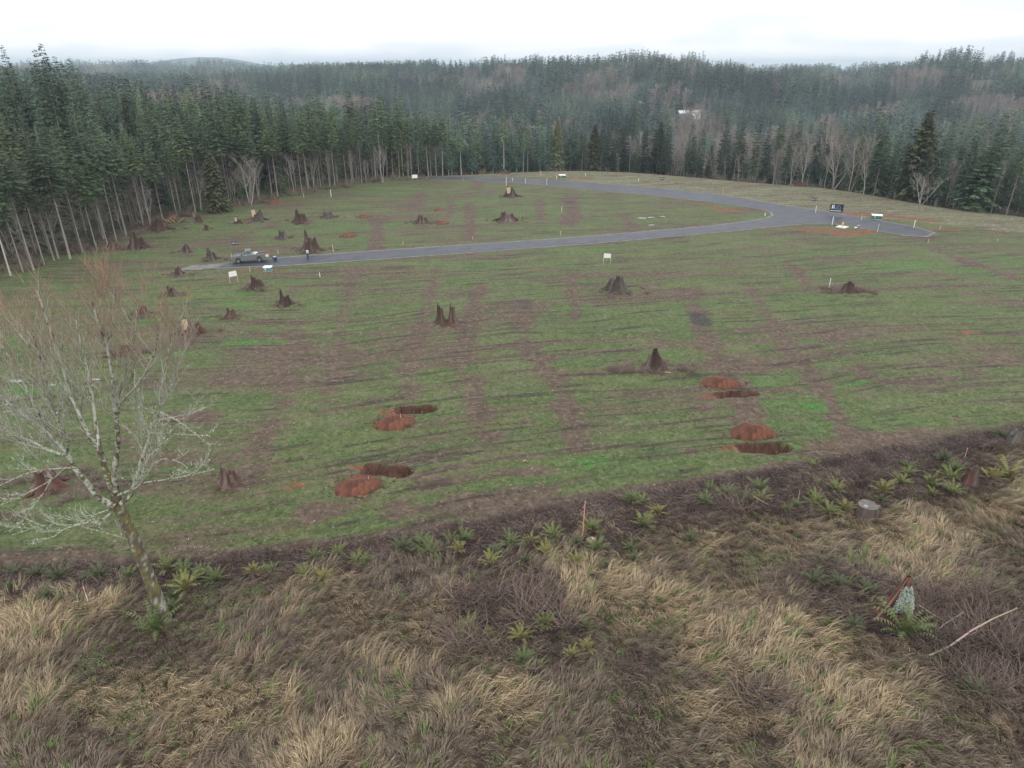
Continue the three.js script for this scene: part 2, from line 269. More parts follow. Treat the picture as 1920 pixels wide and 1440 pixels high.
structure('rough_ground', sheet(range(-60, 85, () => 0.4), range(4, 70, () => 0.4).map((z) => -z), roughH, (x, z) => [(x + 60) / 145, (-4 - z) / 66]), std({ map: roughTex, bumpMap: roughTex, bumpScale: 0.08, roughness: 1 }));
const standY = (x, z) => Math.max(H(x, z), z > -70 && x > -60 && x < 85 ? roughH(x, z) : -1e9);
// terrain all round, out to the far hills
{
  const rs = [0.5]; while (rs[rs.length - 1] < 9000) rs.push(rs[rs.length - 1] + Math.max(4, rs[rs.length - 1] * 0.03));
  const nA = 256, p = [], c = [], idx = [];
  for (const r of rs) for (let a = 0; a <= nA; a++) {
    const th = -Math.PI + 2 * Math.PI * a / nA, x = r * Math.sin(th), z = -r * Math.cos(th); let y = H(x, z) - 0.12;
    const inside = (x > FX0 + 4 && x < FX1 - 4 && z < FZ0 - 3 && z > FZ1 + 4) || (x > -56 && x < 80 && z < -8 && z > -66);
    if (inside) y -= 3; const hill = Math.exp(-(((th * DEG + 22) / 5) ** 2)) * Math.exp(-(((r - 6200) / 1300) ** 2)); y += hill * 105;
    p.push(x, y, z); const n = fbm(x / 30, z / 30, 3), f = r > 3200 ? 0.5 : 1; c.push(lerp(0.055, 0.085, n) * f, lerp(0.05, 0.07, n) * (r > 3200 ? 0.9 : 1), lerp(0.032, 0.045, n) * (r > 3200 ? 0.9 : 1));
  }
  for (let j = 0; j < rs.length - 1; j++) for (let a = 0; a < nA; a++) { const q = j * (nA + 1) + a; idx.push(q, q + nA + 1, q + 1, q + 1, q + nA + 1, q + nA + 2); }
  const g = new THREE.BufferGeometry(); g.setAttribute('position', new THREE.Float32BufferAttribute(p, 3)); g.setAttribute('color', new THREE.Float32BufferAttribute(c, 3)); g.setIndex(idx); g.computeVertexNormals();
  structure('terrain', g, std({ vertexColors: true, roughness: 1, side: THREE.DoubleSide }));
}
// roads: surveyed outlines draped over the field
function outlineMesh(pts, lift, tex, step = 2.5) {
  const P = []; pts.forEach((p, i) => { const q = pts[(i + 1) % pts.length], n = Math.max(1, Math.round(p.distanceTo(q) / step)); for (let k = 0; k < n; k++) P.push(p.clone().lerp(q, k / n)); });
  const tri = THREE.ShapeUtils.triangulateShape(P.map((p) => new THREE.Vector2(p.x, -p.z)), []), g = new THREE.BufferGeometry();
  g.setAttribute('position', new THREE.Float32BufferAttribute(P.flatMap((p) => [p.x, H(p.x, p.z) + lift, p.z]), 3)); g.setAttribute('uv', new THREE.Float32BufferAttribute(P.flatMap((p) => [p.x / 6, p.z / 6]), 2));
  const up = (t) => { const [a, b, c] = t.map((i) => P[i]); return (b.z - a.z) * (c.x - a.x) - (b.x - a.x) * (c.z - a.z) > 0 ? t : [t[0], t[2], t[1]]; };
  g.setIndex(tri.map(up).flat()); g.computeVertexNormals(); return g;
}
const G2 = (list) => list.map(([u, v]) => ground(u, v));
function widen(P, d) {   // moves an outline outwards by d metres
  const area = P.reduce((s, p, i) => { const q = P[(i + 1) % P.length]; return s + p.x * q.z - q.x * p.z; }, 0), sg = area > 0 ? 1 : -1;
  return P.map((p, i) => { const a = P[(i + P.length - 1) % P.length], b = P[(i + 1) % P.length], t = new THREE.Vector3().subVectors(b, a).setY(0).normalize(); return new THREE.Vector3(p.x + t.z * d * sg, 0, p.z - t.x * d * sg); });
}
const ROAD = [[407, 502], [425, 493.5], [520, 484.5], [640, 475.5], [800, 464.5], [960, 454], [1100, 444], [1220, 434], [1330, 424.5], [1400, 416], [1440, 409.5], [1452, 404], [1449, 398], [1432, 392.5], [1390, 386], [1330, 378], [1260, 370.5], [1180, 362.5], [1100, 355], [1030, 347.5], [950, 342], [870, 338], [800, 335.5], [800, 332.5], [870, 332], [950, 334], [1030, 338], [1100, 343], [1180, 348], [1260, 355.5], [1330, 362.5], [1400, 373], [1460, 384], [1530, 394], [1600, 406], [1660, 416], [1715, 426], [1748, 436], [1736, 443], [1700, 441], [1650, 433], [1600, 424], [1560, 419], [1510, 419], [1450, 424], [1380, 432], [1260, 442.5], [1120, 455], [960, 467], [800, 478.5], [640, 490], [520, 497.5]];
const asphaltTex = dataTex(512, 512, (u, v, o, X, Y) => { const a = fbm(u * 6, v * 6, 4), g = PERM[(X * 7919 ^ Y * 31337) & 65535]; o[0] = 57 + (a - 0.5) * 34 + (g - 0.5) * 22; o[1] = o[0] + 3; o[2] = o[0] + 11; });
const gravelTex = dataTex(512, 512, (u, v, o, X, Y) => { const a = fbm(u * 8, v * 8, 4), g = PERM[(X * 6151 ^ Y * 3571) & 65535]; o[0] = 112 + (a - 0.5) * 40 + (g - 0.5) * 60; o[1] = o[0] - 3; o[2] = o[0] - 4; });
structure('gravel_shoulder', outlineMesh(widen(G2(ROAD), 0.7), 0.012), std({ map: gravelTex, roughness: 0.95 })).userData.label = 'grey gravel shoulder along the asphalt road';
structure('road', outlineMesh(G2(ROAD), 0.045), std({ map: asphaltTex, roughness: 0.52 })).userData.label = 'new dark asphalt road forking round the field';
structure('gravel_apron', outlineMesh(G2([[325, 508], [360, 498], [424, 493.5], [407, 502.5], [380, 506]]), 0.028), std({ map: gravelTex, roughness: 0.95 })).userData.label = 'grey gravel patch at the end of the asphalt';
structure('gravel_spur', outlineMesh(G2([[1690, 425], [1745, 433], [1752, 438], [1738, 445], [1690, 442]]), 0.03), std({ map: gravelTex, roughness: 0.95 })).userData.label = 'gravel end of the right hand road spur';
// seams and shoulders of fresh paving, puddles
const waterMat = new THREE.MeshPhysicalMaterial({ color: RGB(0.20, 0.20, 0.19), roughness: 0.08, specularIntensity: 1 });
[[1203, 409, 0.9, 0.5], [1220, 407.5, 0.7, 0.5], [1242, 406, 0.6, 0.35], [1222, 422, 0.7, 0.35], [95, 722, 0.6, 0.25], [180, 712, 0.5, 0.2], [30, 715, 0.7, 0.3]].forEach(([u, v, rx, rz], k) => {
  const c = ground(u, v), P = []; for (let a = 0; a < 26; a++) { const w = a / 26 * 2 * Math.PI, q = 0.55 + 0.9 * vn(Math.cos(w) * 1.6 + k * 9, Math.sin(w) * 1.6 + 3); P.push(new THREE.Vector3(c.x + Math.cos(w) * rx * q, 0, c.z + Math.sin(w) * rz * q)); }
  structure('puddle', outlineMesh(P, 0.018, null, 9), waterMat);
});
// ------------------------------------------------------------------ trees
const addN = (a, b, s) => [a[0] + b[0] * s, a[1] + b[1] * s, a[2] + b[2] * s];
const norm3 = (a) => { const l = Math.hypot(...a) || 1; return [a[0] / l, a[1] / l, a[2] / l]; };
const cross3 = (a, b) => [a[1] * b[2] - a[2] * b[1], a[2] * b[0] - a[0] * b[2], a[0] * b[1] - a[1] * b[0]];
function kite(B, p, d, s, L, W, col, sag) {
  const m = addN(p, d, L * 0.45), t = addN(p, d, L); t[1] -= sag * L; m[1] -= sag * L * 0.25;
  const a = addN(m, s, W / 2), b = addN(m, s, -W / 2); B.tri(p, b, t, col); B.tri(p, t, a, col);
}
// a fir: tapering trunk, dead limbs below, whorls of drooping sprays above
function fir(o) {
  const r = rng(o.seed), trunk = new Builder(), dead = new Builder(), crown = new Builder(), h = o.h, bend = (r() - 0.5) * 0.5, rb = o.rb ?? h * 0.0078 + 0.02;
  const axis = (t) => [bend * Math.sin(t * 2.4), h * t, (r.b ?? 0)];
  const tp = [], tr = [], tc = []; const n = o.lod ? 4 : 10;
  for (let k = 0; k <= n; k++) { const t = k / n; tp.push(axis(t)); tr.push(Math.max(0.02, rb * (1 - t * 0.95) * (k === 0 ? 1.25 : 1))); const s = 0.85 + r() * 0.3; tc.push(o.bark.map((c) => c * s)); }
  trunk.tube(tp, tr, o.lod ? 4 : 7, tc);
  if (!o.lod) for (let k = 0; k < (o.dead ?? 40); k++) {
    const t = lerp(0.14, o.start + 0.12, Math.pow(r(), 0.8)), a = r() * 6.283, L = (0.6 + r() * 1.9) * (o.deadL ?? 1), p = axis(t), d = [Math.cos(a), -0.1 - r() * 0.35, Math.sin(a)], m = addN(p, d, L * 0.5), e = addN(p, [d[0], d[1] - 0.25, d[2]], L), g = 0.7 + r() * 0.6;
    dead.tube([p, m, e], [0.028, 0.02, 0.008], 3, [0.20 * g, 0.175 * g, 0.15 * g]);
  }
  const y0 = o.start * h, gap = o.gap ?? 0.42;
  for (let y = y0; y < h * 0.985; y += gap * (0.7 + r() * 0.6)) {
    const t = (y - y0) / (h - y0), R = o.R * Math.pow(1 - t, o.pow ?? 0.85) * lerp(0.55, 1, sstep(0, o.full ?? 0.22, t)) + 0.12, nb = o.nb ?? 5, a0 = r() * 6.283;
    for (let b = 0; b < nb; b++) {
      if (r() < (o.miss ?? 0.1)) continue;
      const a = a0 + b / nb * 6.283 + (r() - 0.5) * 0.9, L = R * (0.5 + r() * 0.75), lift = lerp(o.lift0 ?? -0.18, o.lift1 ?? 0.55, t) + (r() - 0.5) * 0.2;
      const d = norm3([Math.cos(a), lift, Math.sin(a)]), side = [-Math.sin(a), 0, Math.cos(a)], p0 = axis((y + (r() - 0.5) * gap * 1.4) / h), tone = 0.72 + r() * 0.56, st = Math.max(2, Math.round(L / (o.st ?? 0.32)));
      const hue = r() - 0.5, base = [o.leaf[0] * tone * (1 + hue * 0.3), o.leaf[1] * tone, o.leaf[2] * tone * (1 - hue * 0.25)];
      if (!o.lod && L > 0.8) dead.tube([p0, addN(p0, d, L * 0.5), (() => { const e = addN(p0, d, L * 0.95); e[1] -= L * 0.12; return e; })()], [0.03, 0.02, 0.008], 3, [0.10, 0.085, 0.06]);
      for (let k = 0; k < st; k++) {
        const q = (k + 0.35 + r() * 0.5) / st, p = addN(p0, d, L * q); p[1] -= L * 0.16 * q * q;
        const sl = (o.spray ?? 0.75) * lerp(1, 0.65, q) * (0.7 + r() * 0.6) * Math.min(1, 0.5 + R / o.R), sw = sl * (o.wide ?? 0.42);
        for (const sgn of k === st - 1 ? [0, 1, -1] : [1, -1]) {
          if (q < 0.2 && r() < 0.5) continue;
          const f = 0.55 + r() * 0.35, dir = norm3([d[0] * f + side[0] * sgn * (1 - f * 0.55), d[1] * f - 0.08 - r() * (o.hang ?? 0.25), d[2] * f + side[2] * sgn * (1 - f * 0.55)]);
          const roll = (r() - 0.5) * 1.6, s0 = norm3(cross3(dir, [0, 1, 0])), u0 = cross3(s0, dir), sv = [s0[0] * Math.cos(roll) + u0[0] * Math.sin(roll), s0[1] * Math.cos(roll) + u0[1] * Math.sin(roll), s0[2] * Math.cos(roll) + u0[2] * Math.sin(roll)];
          const g = 0.8 + r() * 0.4; kite(crown, p, dir, sv, sl, sw, [base[0] * g, base[1] * g, base[2] * g], 0.12);
        }
      }
    }
  }
  return { trunk: trunk.geo(), dead: o.lod || !dead.p.length ? null : dead.geo(), crown: crown.geo() };
}
// a leafless alder or maple: forking pale stems and a haze of twigs
function bareTree(o) {
  const r = rng(o.seed), wood = new Builder(), twig = new Builder();
  function grow(p, d, L, rad, depth, first) {
    const pts = [p], rr = [rad], n = first ? 5 : 3; let q = p, dir = d;
    for (let k = 1; k <= n; k++) { dir = norm3([dir[0] + (r() - 0.5) * 0.22, dir[1] + 0.06 * (first ? 0.2 : 1), dir[2] + (r() - 0.5) * 0.22]); q = addN(q, dir, L / n); pts.push(q); rr.push(rad * (1 - 0.55 * k / n)); }
    const g = 0.8 + r() * 0.4, thin = depth >= o.depth;
    (thin ? twig : wood).tube(pts, rr, thin ? 3 : first ? 6 : 4, thin ? o.twig.map((c) => c * g) : o.bark.map((c) => c * g));
    if (thin) return;
    const kids = o.kids[depth] ?? 5;
    for (let k = 0; k < kids; k++) {
      const t = lerp(first ? o.clear : 0.25, 1, (k + r()) / kids), i = Math.min(n - 1, Math.floor(t * n)), f = t * n - i, s = pts[i].map((c, j) => lerp(c, pts[i + 1][j], f)), a = r() * 6.283, sp = o.spread * (0.6 + r() * 0.8);
      const nd = norm3([dir[0] * 0.5 + Math.cos(a) * sp, dir[1] * 0.5 + o.up, dir[2] * 0.5 + Math.sin(a) * sp]);
      grow(s, nd, L * (depth + 1 >= o.depth ? o.twigL : o.shrink) * (0.65 + r() * 0.6) * lerp(1.1, 0.75, t), Math.max(o.minR, rr[i] * 0.5), depth + 1, false);
    }
  }
  for (let s = 0; s < (o.stems ?? 1); s++) grow([(r() - 0.5) * 0.5, -0.2, (r() - 0.5) * 0.5], norm3([(r() - 0.5) * (o.lean ?? 0.15), 1, (r() - 0.5) * (o.lean ?? 0.15)]), o.h * 0.72 * (0.85 + r() * 0.25), o.rb * (0.8 + r() * 0.4), 0, true);
  return { trunk: wood.geo(), crown: twig.geo() };
}
const DARK = [0.050, 0.086, 0.056], MID = [0.086, 0.128, 0.064], HAZE_BLUE = [0.062, 0.108, 0.092], HAZE_GREEN = [0.082, 0.128, 0.098], PALE = [0.29, 0.265, 0.235], GREY = [0.20, 0.18, 0.16];  // far greens are bluer and brighter: distance haze put into the foliage colour
const poleFirs = [0, 1, 2, 3].map((k) => fir({ seed: 100 + k, h: 20, start: 0.50 + k * 0.03, R: 2.5, leaf: MID, bark: PALE, rb: 0.135, dead: 95, deadL: 1.15, spray: 0.8, wide: 0.3, st: 0.26, nb: 6, gap: 0.34, lift0: -0.1, lift1: 0.6, pow: 1.0, miss: 0.16, full: 0.3 }));
const fullFirs = [0, 1, 2].map((k) => fir({ seed: 200 + k, h: 22, start: 0.14, R: 3.0, leaf: k ? DARK : MID, bark: GREY, dead: 12, spray: 0.9, wide: 0.34, nb: 6, gap: 0.4, pow: 1.05, full: 0.12, miss: 0.18 }));
const tallFirs = [0, 1, 2].map((k) => fir({ seed: 300 + k, h: 32, start: 0.2, R: 4.4, leaf: DARK, bark: GREY, dead: 10, spray: 1.4, wide: 0.34, nb: 6, gap: 0.62, st: 0.5, pow: 0.95, miss: 0.26, hang: 0.5, lift0: -0.3, lift1: 0.35 }));
const youngFirs = [0, 1].map((k) => fir({ seed: 350 + k, h: 12, start: 0.05, R: 2.7, leaf: MID, bark: GREY, dead: 4, spray: 0.8, nb: 6, gap: 0.36, pow: 0.95, full: 0.08 }));
const cedars = [0, 1].map((k) => fir({ seed: 400 + k, h: 24, start: 0.04, R: 4.6, leaf: [0.075, 0.082, 0.038], bark: GREY, dead: 4, spray: 1.15, nb: 9, gap: 0.42, st: 0.4, pow: 0.62, full: 0.08, hang: 1.1, wide: 0.5, miss: 0.05 }));
const farFirs = [0, 1, 2, 3, 4].map((k) => fir({ seed: 500 + k, lod: true, h: 22, start: [0.12, 0.3, 0.08, 0.2, 0.05][k], R: [3.3, 2.6, 4.2, 3.0, 3.8][k], leaf: [HAZE_BLUE, HAZE_GREEN, MID, HAZE_BLUE, [0.095, 0.115, 0.07]][k], bark: GREY, spray: 1.8, nb: 5, gap: 0.95, st: 1.1, wide: 0.5, pow: [1.05, 1.0, 0.95, 1.2, 0.85][k], miss: [0.1, 0.3, 0.15, 0.2, 0.1][k], full: 0.1 }));
const tinyFirs = [0, 1].map((k) => fir({ seed: 600 + k, lod: true, h: 24, start: 0.1, R: 3.8, leaf: k ? HAZE_GREEN : [0.085, 0.12, 0.085], bark: GREY, spray: 2.8, nb: 4, gap: 2.2, st: 1.8, wide: 0.6, pow: 1.05, full: 0.1 }));
const PINK = [0.25, 0.18, 0.165], TAN = [0.31, 0.265, 0.225];
const alders = [0, 1, 2].map((k) => bareTree({ seed: 700 + k, h: 17, rb: 0.16, stems: k === 1 ? 2 : 1, bark: [0.36, 0.34, 0.31], twig: k === 2 ? TAN : PINK, depth: 3, kids: [13, 6, 7], clear: 0.35, spread: 0.55, up: 0.55, shrink: 0.36, twigL: 0.5, minR: 0.016 }));
const maples = [0, 1].map((k) => bareTree({ seed: 740 + k, h: 16, rb: 0.15, stems: 3, lean: 0.7, bark: [0.32, 0.30, 0.275], twig: TAN, depth: 3, kids: [9, 6, 7], clear: 0.3, spread: 0.8, up: 0.5, shrink: 0.42, twigL: 0.5, minR: 0.016 }));
const farAlders = [0, 1].map((k) => bareTree({ seed: 780 + k, h: 15, rb: 0.16, stems: 1, bark: [0.30, 0.27, 0.25], twig: k ? TAN : PINK, depth: 2, kids: [22, 8], clear: 0.3, spread: 0.7, up: 0.5, shrink: 0.36, twigL: 0.55, minR: 0.05 }));

const EDGE_Z = [40, 60, 104, 116, 128, 150, 160, 175, 185, 194, 205, 211], EDGE_X = [-90, -87, -81, -79, -76, -73, -68, -58, -52, -46, -34, -25];
const edgeX = (z) => table(EDGE_Z, EDGE_X, -z);
const azOf = (x, z) => Math.atan2(x, -z) * DEG;
function forested(x, z) { const az = azOf(x, z), r = Math.hypot(x, z); if (az < -7) return -z > 207 ? r > 212 : x < edgeX(z) - 1; return r > crest(az) + 4; }
const solid = [];              // every conifer to set: {kind, x, z, s, turn, group}
const bareOnes = [];
const CLEARINGS = [];
const clearAt = (u, v, rad, front) => { const p = ground(u, v), d = new THREE.Vector3(-p.x, 0, -p.z).normalize(); CLEARINGS.push({ p, d, rad, front }); return p; };
const HOUSES = [[1280, 222, 13, 110], [1304, 222, 11, 110], [1198, 204, 10, 90], [803, 152, 16, 130], [835, 152, 12, 120], [742, 154, 12, 120], [1838, 146, 14, 130], [1004, 250, 9, 70]].map(([u, v, rad, f]) => clearAt(u, v, rad, f));
clearAt(1848, 156, 20, 50);
const inClearing = (x, z) => CLEARINGS.some((c) => { const ex = x - c.p.x, ez = z - c.p.z, t = clamp(ex * c.d.x + ez * c.d.z, 0, c.front); return Math.hypot(ex - c.d.x * t, ez - c.d.z * t) < c.rad * (t > 0 ? 0.8 : 1); });
{
  const r = rng(77);
  // trunks along the left forest edge and at the end of the road, one by one
  const L3 = [[60, 1310], [130, 1290], [190, 1280], [250, 1250], [305, 1225], [330, 1215], [395, 1215], [465, 1180], [540, 1150], [605, 1135], [655, 1115], [710, 1085], [750, 1015], [810, 1040], [850, 1040], [915, 995], [995, 975], [1020, 965], [1045, 945], [1105, 930], [1135, 935], [1170, 860], [1215, 845], [1300, 880], [1365, 875], [1415, 865], [1450, 860], [1530, 835], [1630, 825], [1665, 830], [1735, 820], [1765, 815], [1805, 815], [1855, 810], [1885, 810]].map(([x, y]) => [x / 3, 80 + y / 3]);
  const C3 = [[30, 805], [115, 790], [380, 760], [395, 765], [435, 750], [490, 755], [505, 750], [535, 750], [570, 750], [600, 745], [620, 745], [645, 745], [670, 740]].map(([x, y]) => [640 + x / 3, 80 + y / 3]);
  const fixed = [];
  for (const [u, v] of [...L3, ...C3]) { const p = ground(u, v); fixed.push(p); solid.push({ kind: 'pole', x: p.x, z: p.z, s: 0.78 + r() * 0.34, row: u > 640 ? 'road' : 'edge' }); }
  // saplings and low firs that close the gaps between the trunks
  for (let k = 0; k < 46; k++) { const z = -lerp(70, 206, r()), x = edgeX(z) - 1 - r() * 12; solid.push({ kind: 'young', x, z, s: 2.5 + r() * r() * 7, R: Math.hypot(x, z), depth: 3, row: 'sapling' }); }
  for (let k = 0; k < 26; k++) { const z = -lerp(75, 206, r()), x = edgeX(z) - 2 - r() * 10; bareOnes.push({ kind: 'near', x, z, s: 0.35 + r() * 0.35, R: Math.hypot(x, z), tan: r() < 0.6 }); }
  // the rest of the woods
  const bins = new Float32Array(400).fill(-9);
  const cells = [];
  const fill = (r0, r1, step) => { for (let x = -r1 * 0.72; x < r1 * 0.72; x += step) for (let z = -r1; z < -30; z += step) { const px = x + (r() - 0.5) * step * 0.9, pz = z + (r() - 0.5) * step * 0.9, R = Math.hypot(px, pz), az = azOf(px, pz); if (R >= r0 && R < r1 && az > -43 && az < 41) cells.push([px, pz, R, az, r(), r(), r()]); } };
  fill(95, 460, 4.7); fill(460, 1350, 6.6); fill(1350, 2700, 10);
  cells.sort((a, b) => a[2] - b[2]);
  for (const [x, z, R, az, a, b, c] of cells) {
    if (!forested(x, z) || inClearing(x, z)) continue;
    if (R < 260 && fixed.some((p) => Math.hypot(p.x - x, p.z - z) < 2.2)) continue;
    const y = H(x, z), left = az < -8, depth = left && -z < 207 ? edgeX(z) - x : R - crest(az), bin = Math.round((az + 50) * 4);
    const decid = fbm(x / 55 + 5, z / 55, 3) + (left ? -0.06 : 0) + (az > 24 && R > 230 && R < 420 ? 0.10 : 0), tallness = fbm(x / 80 + 50, z / 80, 3);
    let h, kind;
    if (left && R < 330) {
      if (depth < 7) { h = 14 + b * 8; kind = 'pole'; } else if (depth < 34) { h = 17 + b * 9; kind = a < 0.55 ? 'pole' : 'full'; } else { h = 18 + b * 10 + 5 * sstep(0.45, 0.7, tallness); kind = c < 0.45 ? 'tall' : 'full'; if (az < -30) h += 5; }
      if (az > -20 && depth > 20) h *= 0.92;
    } else if (R < 460) { h = (left ? 15 : 12) + b * 9; kind = R < 250 && a < 0.25 ? 'pole' : a < 0.75 ? 'full' : 'tall'; if (az > 25) h *= 1.05; }
    else { h = 13 + b * 10 + 19 * sstep(0.46, 0.64, tallness); if (R > 650 && fbm(x / 38 + 80, z / 38, 2) < 0.36) continue; kind = R > 1350 ? 'tiny' : 'far'; }
    const top = (y + h - EYE.y) / R; if (R > 420) { const near = Math.max(bins[bin - 1] ?? -9, bins[bin], bins[bin + 1] ?? -9); if (top < Math.min(bins[bin], near) - 0.004) continue; }
    bins[bin] = Math.max(bins[bin], (y + h * 0.55 - EYE.y) / R);
    const thr = R < 460 ? 0.585 : 0.545;
    if (decid > thr - (depth < 26 && !left && az > 12 && az < 27 ? 0.03 : 0) && !(left && depth < 9) && a < (R < 460 ? 0.48 : 0.8)) { bareOnes.push({ kind: R < 460 ? 'near' : 'far', x, z, s: (h * 0.86) / 17, R, tan: c < 0.45 }); continue; }
    if (a > 0.97 && R < 460) { kind = 'cedar'; h *= 0.85; }
    solid.push({ kind, x, z, s: h, R, depth, row: left && R < 330 ? (depth < 7 ? 'edge' : depth < 34 ? 'second' : 'deep') : 'beyond' });
  }
}
const PROTO = { pole: [poleFirs, 20], full: [fullFirs, 22], tall: [tallFirs, 32], young: [youngFirs, 12], cedar: [cedars, 24], far: [farFirs, 22], tiny: [tinyFirs, 24] };
const FIRWORDS = {
  edge: ['slender bare trunked fir in the front forest row', 'front row firs at the left forest edge', 'slender_fir'],
  second: ['green fir just behind the front forest row', 'second row firs of the left forest', 'green_fir'],
  deep: ['dark fir deep inside the left forest', 'dark firs deep in the left forest', 'dark_fir'],
  sapling: ['low green fir sapling between the trunks of the left forest edge', 'fir saplings at the left forest edge', 'fir_sapling'],
  road: ['thin pale trunked fir beyond the far end of the asphalt road', 'firs beyond the end of the road', 'slender_fir'],
  beyond: ['fir on the slope behind the field crest', 'firs on the slope behind the field crest', 'slope_fir'],
  cedar: ['olive drooping cedar among the firs', 'cedars among the firs', 'cedar_tree'],
};
const sector = (x, z) => 960 + 1412 * Math.tan(Math.atan2(x, -z));
const WHERE = {
  edge: [[110, 'at the left picture edge'], [260, 'behind the tall flared stump'], [360, 'left of the small yellowish cedar'], [450, 'right of the small yellowish cedar'], [9999, 'near the road end']],
  second: [[110, 'at the left picture edge'], [260, 'above the tall flared stump'], [400, 'above the small yellowish cedar'], [520, 'above the pickup'], [9999, 'above the two peaked stump']],
  deep: [[150, 'at the left picture edge'], [330, 'above the tall flared stump'], [9999, 'above the pickup']],
  road: [[9999, '']], sapling: [[9999, '']], cedar: [[640, 'in the left forest'], [1280, 'above the road centre'], [9999, 'above the junction']],
  beyond: [[860, 'left of the far road'], [1060, 'above the row of white laths'], [1280, 'above the reddish legged sign'], [1450, 'above the road bend'], [1600, 'above the sale sign'], [9999, 'at the right picture edge']],
};
const whereOf = (row, x, z) => WHERE[row].find(([m]) => sector(x, z) < m)[1];
const tones = [[1, 1, 1], [0.72, 0.75, 0.8], [0.85, 0.9, 1], [1.2, 1.12, 0.9], [0.6, 0.66, 0.66], [1.25, 1.25, 1.05], [1.05, 1.15, 0.95]].map((c) => { const m = leafMat.clone(); m.color = RGB(...c); return m; });
function setTree(parts, name, label, category, group, x, y, z, s, turn, mat, wide = 1) {
  const g = thing(name, label, category, new THREE.Vector3(x, y, z), turn, group); g.scale.set(s * wide, s, s * wide);
  mesh('trunk', parts.trunk, barkMat, g); if (parts.dead) mesh('bare_branches', parts.dead, barkMat, g).userData.kind = 'stuff'; mesh('crown', parts.crown, mat, g); return g;
}
function instanced(name, label, category, geo, mat, list, colour) {
  if (!list.length) return; const m = new THREE.InstancedMesh(geo, mat, list.length), d = new THREE.Object3D(), c = new THREE.Color();
  list.forEach((t, i) => { d.position.set(t.x, t.y, t.z); d.rotation.set(t.rx ?? 0, t.turn, t.rz ?? 0); d.scale.set(t.sx ?? t.s, t.s, t.sx ?? t.s); d.updateMatrix(); m.setMatrixAt(i, d.matrix); if (colour) { colour(c, t); m.setColorAt(i, c); } });
  m.name = numbered(name); m.castShadow = m.receiveShadow = true; tag(m, label, category, null, 'stuff'); scene.add(m); return m;
}
